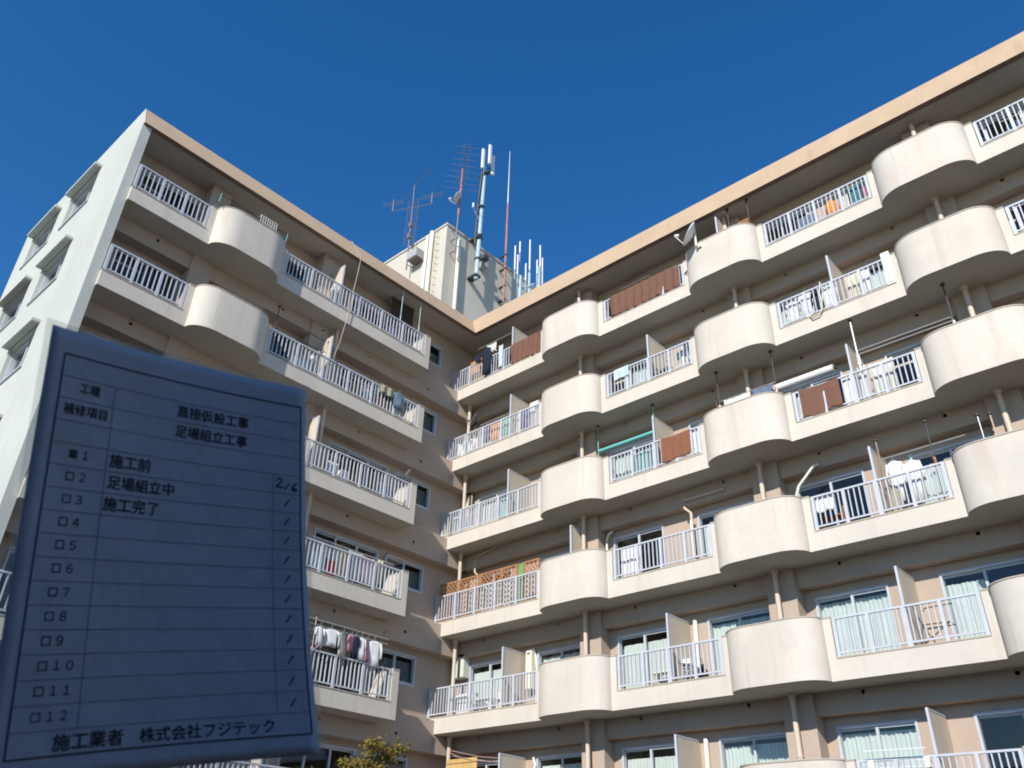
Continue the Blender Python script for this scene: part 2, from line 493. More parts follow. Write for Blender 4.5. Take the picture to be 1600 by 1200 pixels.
for w in 'RL':
    for u0, u1, z0, z1, k, st in wins[w]:
        if k > 5 or u0 > 21: continue
        cu = None
        if w == 'R':
            cu = 'full' if (k >= 4 and rng.random() < 0.8) else (rng.choice([None, 'half', 'half2', 'full', 'full']) if k >= 1 else None)
        elif st == 'small': cu = 'dark'
        elif k >= 2: cu = rng.choice([None, 'half', None])
        window(w, u0, u1, z0, z1, k, st, curtain=cu)
        if st == 'small':       # insect screen on the outer half
            pass

# end wall of the left wing with hooded windows
WE = lambda u, d, z: (u, -12.8 - d, z)
ew = [(x0, x1, z + 1.38, z + 2.60) for z in Z0[:6] for x0, x1 in ((-4.45, -2.62), (-7.25, -5.30))]
mb = MB(WE)
cells(mb, -8.3, -0.1, 0, 19.05, 0.0, ew, 0.2)
mb.quad((-0.1, 0, 0), (-0.1, -0.25, 0), (-0.1, -0.25, 19.05), (-0.1, 0, 19.05))
mb.quad((-1.1, -0.25, 0), (-0.1, -0.25, 0), (-0.1, -0.25, 19.05), (-1.1, -0.25, 19.05))
mb.quad((-0.1, 0, 19.05), (-0.1, -0.25, 19.05), (0, -0.25, 19.05), (0, 0, 19.05))
pr = [(-8.3, 19.05), (0.004, 19.05), (-0.10, 19.28), (-0.23, 19.58), (-0.366, 19.855), (-8.3, 19.855)]
vs = [(x, 0, z) for x, z in pr] + [(x, -0.012, z) for x, z in pr]
mb.add(vs, [tuple(range(6))] + [(i, (i + 1) % 6, 6 + (i + 1) % 6, 6 + i) for i in range(1, 6)] + [tuple(range(6, 12))])
mb.quad((-8.3, 0, 0), (-8.3, -0.26, 0), (-8.3, -0.26, 19.05), (-8.3, 0, 19.05))
mb.build('end_wall', M['endwall'], B, recalc=False)
mb = MB(WE); mb.box(-8.0, -1.2, -4.0, -3.9, 0, 19); mb.build('interior_wall', M['room'], B)
for x0, x1, z0, z1 in ew:
    o = window('E', x0, x1, z0, z1, 0, 'door', f=WE, d=-0.14, curtain=rng.choice([None, 'half', 'full']))
    h = MB(WE); h.box(x0 - 0.08, x1 + 0.08, 0.002, 0.20, z1 + 0.03, z1 + 0.13)
    h.build('window_hood', M['endwall'], o, bevel=0.012)
    s = MB(WE); s.box(x0 - 0.03, x1 + 0.03, -0.1, 0.045, z0 - 0.045, z0 - 0.002); s.build('window_sill', M['alu'], o)

# partitions between the flats
def partition(w, u, z, top=2.09, d0=-0.045):
    mb = MB(WF[w]); mb.box(u - 0.013, u + 0.013, -1.095, d0 - 0.04, z + 0.30, z + top - 0.03)
    o = mb.build('partition_panel', M['panel'], B)
    fr = MB(WF[w]); fr.box(u - 0.024, u + 0.024, d0 - 0.045, d0, z + 0.17, z + top); fr.box(u - 0.02, u + 0.02, -1.095, d0 - 0.046, z + top - 0.035, z + top)
    fr.box(u - 0.02, u + 0.02, -1.095, d0 - 0.046, z + 0.26, z + 0.30)
    fr.build('panel_frame', M['rail'], o)
for k in range(6):
    for i, c in enumerate(RC[:4]):
        if (i == 1 and k in (0, 3)) or (i == 0 and k == 3) or (i == 2 and k == 0): continue
        partition('R', c + 2.785 + (0.11 if i == 0 else 0), Z0[k])
    partition('L', -5.87, Z0[k])
partition('R', 9.83, Z0[0], 2.4); partition('R', 4.27, Z0[3], 2.35)
mb = MB(WR); mb.box(-1.05, -0.62, -0.93, -0.90, Z0[2] + 0.17, Z0[2] + 2.2); mb.build('partition_panel', M['panel'], B)

# wall conduits of the air conditioners
def conduit(w, pts, d, r=0.04, m='wpipe'):
    mb = MB(WF[w]); mb.tube([(u, d, z) for u, z in pts], r, 8); mb.build('conduit', M[m], B)
conduit('R', [(5.7, 18.78), (6.83, 18.78), (6.95, 18.55), (6.97, 17.3)], -1.05, 0.05, 'pipe')
conduit('R', [(8.75, 10.62), (7.56, 10.62), (7.54, 10.40), (7.72, 10.22), (7.71, 8.6)], -0.76, 0.038, 'pipe')
conduit('R', [(7.71, 10.0), (7.71, 8.6)], -0.755, 0.042)
conduit('R', [(7.40, 7.52), (7.39, 6.2)], -1.03, 0.055); conduit('R', [(7.41, 4.78), (7.39, 3.4)], -1.03, 0.055)
conduit('R', [(2.10, 7.62), (2.20, 7.35), (2.24, 7.0), (2.24, 6.1)], -1.04, 0.032)
conduit('R', [(4.84, 9.3), (4.86, 10.2), (4.92, 10.36), (5.06, 10.42)], -0.95, 0.032)
conduit('R', [(10.55, 8.9), (10.57, 9.75), (10.72, 10.1), (11.15, 10.5), (11.28, 10.52)], -0.7, 0.035)
conduit('R', [(-0.2, 10.75), (0.9, 10.95)], -0.76, 0.03, 'pipe'); conduit('R', [(-0.2, 10.75), (-0.2, 10.3), (-0.05, 10.15), (-0.05, 8.6)], -0.8, 0.03, 'pipe')
conduit('R', [(2.15, 4.75), (2.22, 4.55), (2.1, 4.2), (2.05, 3.5)], -1.03, 0.035)
conduit('L', [(-2.3, 9.0), (-2.33, 10.0), (-2.2, 10.22)], -0.95, 0.022, 'vent'); conduit('L', [(-2.1, 12.72), (-1.95, 12.98)], -0.6, 0.03)

# penthouse tower on the roof
TX, TY, TZ = -3.0, 0.79, 26.62
mb = MB(); mb.box(-9.0, TX, TY, 8.5, 19.6, TZ)
P = mb.build('penthouse', M['tower'], B)
mb = MB(); mb.box(-9.05, TX + 0.05, TY - 0.05, 8.55, TZ, TZ + 0.09); mb.build('coping', M['tower'], P)
for i, (x, rr) in enumerate(((-4.10, 0.075), (-3.82, 0.095))):
    mb = MB(); mb.tube([(x, TY - 0.13, 19.7), (x, TY - 0.13, TZ - 0.12 + 0.1 * i)], rr, 12)
    mb.build('duct', M['wpipe'], P)
mb = MB()
mb.tube([(-3.53 + 0.13 * math.cos(t * 0.55), TY - 0.05 - 0.03 * math.sin(t * 0.55), 26.5 - t * 0.033) for t in range(0, 200)], 0.011, 5)
mb.build('coiled_cable', M['pipe'], P)
mb = MB(); mb.tube([(TX + 0.14, 1.44, 19.7), (TX + 0.14, 1.44, 26.05)], 0.085, 12); mb.tube([(TX + 0.14, 1.44, 26.05), (TX + 0.14, 1.44, 26.2)], [0.085, 0.03], 12)
mb.build('duct', M['wpipe'], P)
mb = MB(); mb.box(-4.98, -4.34, TY - 0.50, TY - 0.002, 25.34, 25.82)
o = mb.build('vent_hood', paint('hood_metal', (0.42, 0.42, 0.41), 0.5), P, bevel=0.02)
mb = MB(); mb.box(-4.93, -4.39, TY - 0.46, TY - 0.06, 25.30, 25.335); mb.build('grille', M['vent'], o)
mb = MB(); mb.box(TX + 0.002, TX + 0.34, 2.82, 3.12, 25.45, 25.75); o = mb.build('vent_hood', paint('hood_metal', (0.42, 0.42, 0.41), 0.5), P, bevel=0.02)
# ------------------------------------------------------------------ antennas and masts on the tower
steel = paint('mast_steel', (0.22, 0.21, 0.23), 0.5, metal=0.3)
dark = paint('dark_steel', (0.06, 0.065, 0.07), 0.5)
ltblue = paint('pale_blue_pole', (0.42, 0.55, 0.60), 0.5)
redm = paint('faded_red_pole', (0.46, 0.20, 0.15), 0.6, var=0.2)
whitep = paint('white_plastic', (0.82, 0.81, 0.80), 0.4)
lilac = paint('whip_white', (0.80, 0.74, 0.82), 0.4)
def rel(root, mb, name, m, **k):
    return mb.build(name, m, root, **k)
def yagi(mb, p, dirv, length, lens, r=0.008, vertical=False):
    p, dirv = Vector(p), Vector(dirv).normalized()
    perp = Vector((0, 0, 1)) if vertical else dirv.cross(Vector((0, 0, 1))).normalized()
    mb.tube([p - dirv * length * 0.5, p + dirv * length * 0.5], r * 1.6, 6)
    n = len(lens)
    for i, e in enumerate(lens):
        q = p + dirv * length * ((i + 0.5) / n - 0.5)
        mb.tube([q - perp * e / 2, q + perp * e / 2], r, 5)

toC = Vector((0.78, -0.62, 0.0)).normalized()
side = Vector((0.62, 0.78, 0)).normalized()
# mast with cross arm, left
t = thing('antenna_mast', 'thin steel mast with a cross arm of short rod antennas above the vent box', 'antenna')
t.location = (-5.1, 0.45, 25.0)
mb = MB(); mb.tube([(0, 0, 0), (-0.05, 0, 2.6), (-0.12, 0, 5.2)], [0.035, 0.03, 0.022], 8); mb.tube([(0, 0.34, 0.3), (0, 0, 0.3)], 0.02); mb.tube([(0, 0.34, 0.9), (0, 0, 0.9)], 0.02)
mb.build('pole', steel, t)
mb = MB(); s1 = Vector((0.9, 0.43, 0)).normalized()
c0 = Vector((-0.09, 0, 3.75)); mb.tube([c0 - s1 * 1.0, c0 + s1 * 0.95], 0.018, 6)
for e, h in ((-1.0, 0.75), (0.95, 0.7)): mb.tube([c0 + s1 * e, c0 + s1 * e + Vector((0, 0, h))], 0.035, 8)
mb.build('cross_arm', steel, t)
mb = MB(); yagi(mb, (-0.12, 0, 5.1), (0.75, -0.2, -0.05), 3.0, [0.10] * 10 + [0.3, 0.35], 0.007); mb.build('yagi_antenna', steel, t)
for e in (-1.0, 0.95):
    mb = MB(); q = c0 + s1 * e
    for i in range(4): mb.tube([q + Vector((0, 0, 0.25 + 0.17 * i)) - s1 * 0.55 - toC * 0.25 * (i - 1.5), q + Vector((0, 0, 0.25 + 0.17 * i)) + s1 * 0.55 - toC * 0.25 * (i - 1.5)], 0.007, 5)
    mb.tube([q + Vector((0, 0, 0.3)) - toC * 0.5, q + Vector((0, 0, 0.75)) + toC * 0.5], 0.01, 5)
    mb.build('yagi_antenna', steel, t)
mb = MB()
for i in range(15):
    z = 1.5 + i * 0.19; wv = 0.22 + 0.08 * (i % 3)
    mb.tube([Vector((-0.03, 0, z)) - s1 * wv, Vector((-0.03, 0, z)) + s1 * wv], 0.010, 5)
for e in (-0.24, 0.24): mb.tube([Vector((-0.03, 0, 1.4)) + s1 * e, Vector((-0.05, 0, 4.3)) + s1 * e], 0.008, 5)
mb.box(-0.1, 0.06, -0.1, 0.08, 1.8, 2.1); mb.box(-0.12, 0.06, -0.08, 0.1, 2.5, 2.75)
mb.build('reflector_grid', steel, t)
# mast with the long yagi and small dish
t = thing('antenna_mast', 'rusty mast carrying a long many-rod television antenna and a small round dish', 'antenna')
t.location = (TX + 0.32, 1.06, 25.0)
mb = MB(); mb.tube([(0, 0, 0), (0.0, 0.03, 2.2)], 0.03, 8)
for z in (0.15, 0.85, 1.5): mb.tube([(-0.31, 0, z), (0, 0, z)], 0.028, 8)
mb.build('pole', steel, t)
mb = MB(); mb.tube([(0, 0.03, 2.2), (0, 0.09, 5.1)], [0.05, 0.045], 8); mb.build('upper_pole', redm, t)
mb = MB(); yagi(mb, Vector((0, 0.09, 4.15)) + toC * 0.95, toC, 2.9, [1.75, 1.6, 1.45, 1.3, 1.2, 1.1, 1.0, 0.95], 0.008); mb.build('yagi_antenna', steel, t)
mb = MB(); yagi(mb, Vector((0, 0.09, 4.75)) + toC * 0.7, toC, 2.4, [0.62, 0.6, 0.58, 0.56, 0.54, 0.5, 0.5, 0.48, 0.46, 0.45, 0.44, 0.42, 0.4, 0.4], 0.006); mb.build('yagi_antenna', steel, t)
def dish(name_root, c, aim, rad, mdish, parent):
    aim = Vector(aim).normalized()
    q = aim.to_track_quat('Z', 'Y')
    mb = MB()
    pr = [(rad * i / 6, 0.35 * rad * (i / 6) ** 2) for i in range(7)]
    vs, fs, n = [], [], 24
    for off in (0, -0.012):
        for rr, h in pr:
            for k in range(n):
                a = 2 * math.pi * k / n
                vs.append(Vector(c) + q @ Vector((rr * math.cos(a), rr * math.sin(a) * 1.05, h + off)))
    for s in range(2):
        for i in range(6):
            for k in range(n):
                b = s * 7 * n
                fs.append((b + i * n + k, b + i * n + (k + 1) % n, b + (i + 1) * n + (k + 1) % n, b + (i + 1) * n + k))
    for k in range(n): fs.append((6 * n + k, 6 * n + (k + 1) % n, 13 * n + (k + 1) % n, 13 * n + k))
    mb.add(vs, fs); mb.build('reflector', mdish, parent, smooth=True)
    mb = MB()
    lo = Vector(c) + q @ Vector((0, -rad * 1.0, 0.3 * rad)); ft = Vector(c) + q @ Vector((0, -rad * 0.75, rad * 1.25))
    mb.tube([Vector(c) + q @ Vector((0, -0.1 * rad, -0.03)), lo + q @ Vector((0, -0.05, 0.02)), ft], 0.016, 8); mb.build('feed_arm', mdish, parent)
    mb = MB(); mb.tube([ft, ft + (Vector(c) - ft).normalized() * 0.12], [0.035, 0.05], 10); mb.build('receiver', mdish, parent)
dish('d', (0.12, -0.14, 3.0), (-0.66, -0.66, 0.5), 0.30, paint('dish_grey', (0.60, 0.60, 0.60), 0.4), t)
# base station pole
t = thing('base_station_pole', 'thick pale blue pole topped by three white panel antennas', 'antenna')
t.location = (TX + 0.42, 2.32, 24.3)
mb = MB(); mb.tube([(0, 0, 0), (0, 0.12, 6.3), (0, 0.14, 6.9)], [0.10, 0.09, 0.06], 14); mb.build('pole', ltblue, t)
for z in (0.12, 2.3):
    mb = MB(); mb.box(-0.41, 0.12, -0.16, 0.16, z, z + 0.10); mb.build('wall_bracket', dark, t)
for z in (1.1, 2.45, 4.2):
    mb = MB(); mb.tube([(0, 0.03, z), (0, 0.03, z + 0.09)], 0.15, 14); mb.build('collar', dark, t)
mb = MB(); mb.box(-0.3, 0.3, 0.05, 0.2, 6.35, 6.45); mb.build('cross_bar', dark, t)
for dx, dy, dz in ((0.16, -0.28, 0.0), (0.22, 0.10, 0.55), (0.1, 0.46, 0.2)):
    mb = MB(); mb.box(dx - 0.055, dx + 0.055, 0.1 + dy - 0.09, 0.1 + dy + 0.09, 6.45 + dz, 7.75 + dz)
    pa = mb.build('panel_antenna', whitep, t, bevel=0.03)
    mb = MB(); mb.tube([(dx * 0.4, 0.1 + dy * 0.4, 6.75 + dz), (dx, 0.1 + dy, 6.75 + dz)], 0.03, 6); mb.build('bracket', dark, pa)
mb = MB()
for o_ in (-0.15, -0.19): mb.tube([(-0.05, o_ + 0.02, 1.9), (-0.02, o_ + 0.05, 4.5), (0.02, o_ + 0.12, 6.2), (0.1, -0.1, 6.5)], 0.035, 6)
mb.build('cable', dark, t)
mb = MB(); mb.tube([(0, 0, 3.35), (0.1, -0.55, 3.75)], 0.02, 6); mb.tube([(0.1, -0.55, 3.75), (0.1, -0.55, 4.0)], [0.05, 0.045], 10); mb.build('small_antenna', whitep, t)
mb = MB(); mb.box(0.08, 0.36, 0.1, 0.38, 1.1, 1.35); mb.build('equipment_box', dark, t, bevel=0.02)
# red and white whip
t = thing('lightning_rod', 'very tall slender pole, rusty red below and white at its tip', 'lightning rod')
t.location = (TX + 0.33, 4.2, 24.2)
mb = MB(); mb.tube([(0, 0, 0), (0, 0.02, 4.0), (0, 0.02, 6.0)], [0.06, 0.05, 0.035], 10); mb.build('lower_pole', redm, t)
mb = MB(); mb.tube([(0, 0.02, 6.0), (0, 0.03, 9.6)], [0.033, 0.012], 8); mb.build('upper_pole', paint('rod_white', (0.62, 0.70, 0.72), 0.5), t)
mb = MB()
for z in (0.1, 0.9, 1.9, 2.7): mb.box(-0.32, 0.07, -0.05, 0.05, z, z + 0.06)
mb.build('bracket', dark, t)
# whip cluster behind the right wing's roof edge
t = thing('antenna_cluster', 'group of pale blue posts with upright white rod antennas behind the roof edge', 'antenna')
t.location = (-1.25, 3.7, 19.6)
for y, h in ((0.0, 5.05), (0.58, 5.55), (1.22, 6.3)):
    mb = MB(); mb.tube([(0, y, 0), (0, y, h)], 0.105 if y > 1 else 0.08, 12); mb.build('post', ltblue, t)
mb = MB()
for z in (4.55, 4.95): mb.tube([(0, 0, z - 0.1), (0, 1.25, z)], 0.03, 6)
mb.tube([(-0.1, 0.3, 4.6), (0.25, 0.65, 4.9), (-0.1, 1.0, 4.7)], 0.025, 6)
mb.build('crossbar', ltblue, t)
for (y, z0_, h) in ((-0.42, 5.1, 1.35), (-0.24, 4.95, 1.1), (-0.12, 6.25, 0.65), (0.30, 4.95, 0.95), (0.55, 5.7, 1.75), (1.06, 5.8, 0.8), (1.26, 6.3, 1.3), (1.42, 5.2, 1.75)):
    mb = MB(); mb.tube([(0.05, y, z0_), (0.05, y, z0_ + h)], 0.035, 8)
    o = mb.build('whip_antenna', lilac, t)
    mb = MB(); mb.tube([(0.05, y, z0_ - 0.5), (0.05, y, z0_)], 0.018, 6); mb.tube([(0.05, y, z0_ - 0.45), (0, min(max(y, 0), 1.22), z0_ - 0.6)], 0.015, 6); mb.build('bracket', ltblue, o)

# ------------------------------------------------------------------ things on the balconies
def cloth(name, label, cat, w, u0, u1, z0, z1, d, m, group=None, folds=4, amp=0.025, bulge=0.0, sag=0.03, taper=0.0, seed=None, fold_over=0.0, thick=0.008):
    """a hanging cloth: pleated sheet with its own thickness; fold_over carries it over the rail to the back"""
    r_ = random.Random(seed if seed is not None else int(abs(u0 * 131 + z0 * 17) * 100))
    W_, H_ = u1 - u0, z1 - z0
    nx, nz = max(8, min(60, int(W_ / 0.025))), max(8, min(24, int(H_ / 0.05)))
    ph, ph2 = r_.uniform(0, 6), r_.uniform(0, 6)
    rows = []
    def pt(s, t_):
        x = (s - 0.5) * W_ * (1 - taper * t_)
        dep = amp * (0.35 + 0.65 * t_) * math.sin(s * folds * 2 * math.pi + ph + 1.2 * math.sin(t_ * 2.2 + ph2)) + amp * 0.5 * math.sin(s * folds * 4.7 + ph2) * t_
        dep += bulge * math.sin(math.pi * s) * math.sin(math.pi * min(1, t_))
        zz = -t_ * H_ - sag * t_ * (0.5 * math.sin(s * 5 + ph) + 0.5 * math.sin(s * 11 + ph2)) - (sag * 0.6 * math.sin(math.pi * s) if not fold_over else 0)
        return (x, -dep, zz)
    grid = []
    if fold_over:
        for j in range(4): grid.append([(pt(i / nx, 0)[0], fold_over, -0.35 * H_ * (1 - j / 3) + 0.01) for i in range(nx + 1)])
    for j in range(nz + 1): grid.append([pt(i / nx, j / nz) for i in range(nx + 1)])
    nr = len(grid)
    mb = MB()
    fr = [p for row in grid for p in row]
    bk = [(p[0], p[1] + thick, p[2]) for p in fr]
    n1 = nx + 1; N = nr * n1
    fs = []
    for j in range(nr - 1):
        for i in range(nx):
            a, b, c, e = j * n1 + i, j * n1 + i + 1, (j + 1) * n1 + i + 1, (j + 1) * n1 + i
            fs += [(a, b, c, e), (N + e, N + c, N + b, N + a)]
    bd = [i for i in range(n1)] + [j * n1 + nx for j in range(1, nr)] + [(nr - 1) * n1 + i for i in range(nx - 1, -1, -1)] + [j * n1 for j in range(nr - 2, 0, -1)]
    for i in range(len(bd)):
        a, b = bd[i], bd[(i + 1) % len(bd)]
        fs.append((a, N + a, N + b, b))
    mb.add(fr + bk, fs)
    o = mb.build(name, m, smooth=True)
    tag(o, label, cat, group)
    return put(o, w, (u0 + u1) / 2, d, z1)

def shirt(label, w, u, z, width, length, d, m, group=None, sleeve=0.5, yaw=0.0, cat='shirt', name='shirt', hanger=True, legs=False):
    t = thing(name, label, cat, group)
    put(t, w, u, d, z); t.rotation_euler.z += yaw
    r_ = random.Random(int(abs(u * 77 + z * 31) * 10))
    hw = width / 2
    def tubeish(profile, nm):
        # profile: rows (z, xl, xr, depth)
        vs, fs, n = [], [], 14
        for zz, xl, xr, dp in profile:
            for k in range(n):
                a = 2 * math.pi * k / n
                wob = 0.55 + 0.30 * math.sin(3 * a + zz * 9 + u * 5)
                fold = 0.018 * math.sin(zz * 6 + u * 9) + 0.016 * math.sin((xr - xl) * math.cos(a) * 26 + u * 7) * min(1, -zz * 3)
                vs.append(((xl + xr) / 2 + (xr - xl) / 2 * math.cos(a), dp * math.sin(a) * wob + fold, zz + 0.02 * math.cos(a * 2 + u) * (zz < -0.3)))
        for i in range(len(profile) - 1):
            for k in range(n): fs.append((i * n + k, i * n + (k + 1) % n, (i + 1) * n + (k + 1) % n, (i + 1) * n + k))
        fs += [tuple(range(n)), tuple(range((len(profile) - 1) * n, len(profile) * n))]
        mb = MB(); mb.add(vs, fs); mb.build(nm, m, t, smooth=True)
    L = length
    if legs:
        tubeish([(0, -hw, hw, 0.03), (-0.1 * L, -hw * 1.05, hw * 1.05, 0.04), (-0.28 * L, -hw * 1.1, hw * 1.1, 0.04)], 'waist')
        for s in (-1, 1): tubeish([(-0.25 * L, min(s * 0.02, s * hw * 1.1), max(s * 0.02, s * hw * 1.1), 0.04), (-0.6 * L, min(s * hw * .15, s * hw), max(s * hw * .15, s * hw), 0.035), (-L, min(s * hw * .25, s * hw), max(s * hw * .25, s * hw), 0.03)], 'trouser_leg')
    else:
        tubeish([(0.0, -hw * 0.25, hw * 0.25, 0.03), (-0.04 * L, -hw * 0.7, hw * 0.7, 0.04), (-0.1 * L, -hw * 0.92, hw * 0.92, 0.045), (-0.3 * L, -hw * 0.86, hw * 0.86, 0.05),
                 (-0.7 * L, -hw * 0.9, hw * 0.9, 0.055), (-L, -hw * 0.94, hw * 0.94, 0.06)], 'body')
        for s in (-1, 1):
            x0, x1 = s * hw * 0.72, s * hw * 1.0
            tubeish([(-0.05 * L, min(x0, x1) - 0.0, max(x0, x1), 0.035), (-0.05 * L - sleeve * L * 0.5, min(x0, x1) + s * hw * 0.22, max(x0, x1) + s * hw * 0.25, 0.035),
                     (-0.05 * L - sleeve * L, min(x0, x1) + s * hw * 0.25, max(x0, x1) + s * hw * 0.22, 0.03)], 'sleeve')
    if hanger:
        mb = MB(); mb.tube([(-hw * 0.8, 0, -0.05 * L), (0, 0, 0.03), (hw * 0.8, 0, -0.05 * L)], 0.007, 5)
        mb.tube([(0, 0, 0.03), (0, 0, 0.10), (0.025, 0, 0.135), (0.045, 0, 0.11)], 0.005, 5); mb.build('hanger', paint('hanger_teal', (0.20, 0.45, 0.45), 0.4), t)
    return t

def pole_v(label, w, u, d, z0, z1, m, clamp=True, group=None, name='tension_pole', cat='pole', tilt=0.0, r=0.016):
    t = thing(name, label, cat, group); put(t, w, u, d, z0)
    H = z1 - z0
    mb = MB(); mb.tube([(0, 0, 0), (tilt, 0, H * 0.55)], r * 1.25, 8); mb.build('lower_tube', m, t)
    mb = MB(); mb.tube([(tilt, 0, H * 0.55), (tilt * 1.3, 0, H)], r * 0.85, 8); mb.build('upper_tube', dark if clamp == 'dark' else m, t)
    mb = MB(); mb.tube([(tilt * 1.3, 0, H - 0.03), (tilt * 1.3, 0, H - 0.002)], 0.05, 12); mb.tube([(0, 0, 0), (0, 0, 0.03)], 0.05, 12); mb.build('end_cap', dark, t)
    if clamp:
        mb = MB(); mb.tube([(tilt - 0.0, 0, H * 0.55), (tilt, -0.16, H * 0.55 + 0.03), (tilt + 0.02, -0.22, H * 0.55 + 0.09)], 0.012, 6); mb.tube([(tilt, 0, H * 0.5), (tilt, 0, H * 0.6)], r * 2, 8); mb.build('pole_arm', m, t)
    return t
def pole_h(label, w, u0, u1, d, z, m, z2=None, group=None, name='laundry_pole', r=0.014, d2=None):
    mb = MB(); L = u1 - u0
    mb.tube([(0, 0, 0), (L, -((d2 if d2 is not None else d) - d), (z2 if z2 is not None else z) - z)], r, 8)
    o = mb.build(name, m); tag(o, label, 'laundry pole', group)
    return put(o, w, u0, d, z)
def ac_unit(label, w, u, d, z, W_=0.75, H_=0.55, m=None, group='air conditioner units on the balconies'):
    t = thing('air_conditioner_unit', label, 'air conditioner', group); put(t, w, u, d, z)
    m = m or paint('ac_ivory', (0.72, 0.70, 0.63), 0.5)
    mb = MB(); mb.box(0, W_, 0, 0.28, 0.05, 0.05 + H_); mb.build('casing', m, t, bevel=0.015)
    mb = MB(); c = (W_ * 0.38, -0.004, 0.05 + H_ / 2); R_ = H_ * 0.40
    mb.lathe([(R_, -0.012), (R_, 0.004)], c, 24, 'y'); mb.build('fan_grille', dark, t)
    mb = MB()
    for i in range(1, 6): 
        rr = R_ * i / 5.5
        mb.tube([(c[0] + rr * math.cos(a * math.pi / 12), -0.022, c[2] + rr * math.sin(a * math.pi / 12)) for a in range(25)], 0.005, 4)
    for i in range(6):
        a = math.pi * i / 6
        mb.tube([(c[0] - R_ * math.cos(a), -0.026, c[2] - R_ * math.sin(a)), (c[0] + R_ * math.cos(a), -0.026, c[2] + R_ * math.sin(a))], 0.005, 4)
    mb.build('wire_guard', m, t)
    mb = MB()
    for x in (0.08, W_ - 0.16): mb.box(x, x + 0.08, -0.02, 0.3, 0, 0.05)
    mb.build('foot', dark, t)
    return t
def boxy(name, label, cat, w, u0, u1, z0, z1, d, depth, m, bev=0.015, group=None, extra=None):
    t = thing(name, label, cat, group); put(t, w, u0, d, z0)
    mb = MB(); mb.box(0, u1 - u0, 0, depth, 0, z1 - z0); mb.build('body', m, t, bevel=bev)
    if extra: extra(t, u1 - u0, z1 - z0, depth)
    return t
def lattice(name, label, cat, w, u0, u1, z0, z1, d, m, step=0.09, diag=True, group=None, bar=0.016, frame=0.035):
    t = thing(name, label, cat, group); put(t, w, u0, d, z0)
    W_, H_ = u1 - u0, z1 - z0
    mb = MB()
    for a, b, c, e in ((0, W_, 0, frame), (0, W_, H_ - frame, H_), (0, frame, frame, H_ - frame), (W_ - frame, W_, frame, H_ - frame)): mb.box(a, b, 0, 0.03, c, e)
    mb.build('frame', m, t)
    mb = MB()
    if diag:
        for sgn, yy in ((1, 0.008), (-1, 0.018)):
            s_ = -H_
            while s_ < W_ + H_:
                # line x = s_ + sgn * z, clipped to the frame
                pts = []
                for zz in [H_ * q / 40 for q in range(41)]:
                    x = s_ + (zz if sgn > 0 else H_ - zz)
                    if frame * .5 <= x <= W_ - frame * .5: pts.append((x, yy, zz))
                if len(pts) > 1:
                    a, b = pts[0], pts[-1]
                    h = bar * 0.9
                    mb.add([(a[0] - h, yy - .004, a[2]), (a[0] + h, yy - .004, a[2]), (b[0] + h, yy - .004, b[2]), (b[0] - h, yy - .004, b[2]),
                            (a[0] - h, yy + .004, a[2]), (a[0] + h, yy + .004, a[2]), (b[0] + h, yy + .004, b[2]), (b[0] - h, yy + .004, b[2])],
                           [(0, 1, 2, 3), (7, 6, 5, 4), (0, 4, 5, 1), (1, 5, 6, 2), (2, 6, 7, 3), (3, 7, 4, 0)])
                s_ += step
    else:
        for i in range(1, int(W_ / step)): mb.box(i * step - bar / 2, i * step + bar / 2, 0.004, 0.012, frame, H_ - frame)
        for j in range(1, int(H_ / step)): mb.box(frame, W_ - frame, 0.0125, 0.02, j * step - bar / 2, j * step + bar / 2)
    mb.build('lattice', m, t)
    return t
# colours of cloth
cm = cloth_mat
brown, brown2 = cm('brown', (0.20, 0.105, 0.075), 0.05), cm('chestnut', (0.26, 0.115, 0.07), 0.05)
white_c, offw, cream_c = cm('white', (0.80, 0.80, 0.80)), cm('off_white', (0.70, 0.68, 0.62)), cm('cream', (0.74, 0.66, 0.50))
navy, blueg, teal_c, aqua = cm('navy', (0.025, 0.03, 0.05), 0.0), cm('blue_grey', (0.16, 0.21, 0.30)), cm('teal', (0.06, 0.22, 0.25)), cm('aqua', (0.45, 0.68, 0.66), 0.3)
pink_c, rose, red_c, orange_c = cm('pink', (0.74, 0.58, 0.62)), cm('rose', (0.52, 0.18, 0.22)), cm('red', (0.62, 0.04, 0.05)), cm('orange', (0.75, 0.30, 0.06))
purple, green_c, pale_b, grey_c = cm('purple', (0.15, 0.12, 0.26)), cm('green', (0.28, 0.52, 0.42)), cm('pale_blue', (0.60, 0.70, 0.76)), cm('grey', (0.58, 0.58, 0.61))
khaki, denim, yellow_c, lav = cm('khaki', (0.42, 0.38, 0.28)), cm('denim', (0.20, 0.30, 0.38)), cm('pale_yellow', (0.78, 0.70, 0.45)), cm('lavender', (0.40, 0.40, 0.52))
def floral():
    m = mat('floral_cloth', (0.62, 0.58, 0.55), 0.9)
    n, l = m.node_tree.nodes, m.node_tree.links
    v = n.new('ShaderNodeTexVoronoi'); v.inputs['Scale'].default_value = 14
    geo = n.new('ShaderNodeNewGeometry'); l.new(geo.outputs['Position'], v.inputs['Vector'])
    cr = n.new('ShaderNodeValToRGB'); cr.color_ramp.elements[0].color = (0.25, 0.10, 0.14, 1); cr.color_ramp.elements[1].color = (0.66, 0.64, 0.58, 1); cr.color_ramp.elements[1].position = 0.45
    l.new(v.outputs['Distance'], cr.inputs['Fac']); l.new(cr.outputs['Color'], n['Principled BSDF'].inputs['Base Color'])
    return m
flor = floral()
wood = paint('trellis_wood', (0.42, 0.20, 0.095), 0.7, var=0.22, vscale=9)
reed = mat('reed_screen', (0.62, 0.42, 0.16), 0.8, 0.12, 4, 0.6, (0.42, 0.26, 0.09), streak=(40, 40, 0.5))
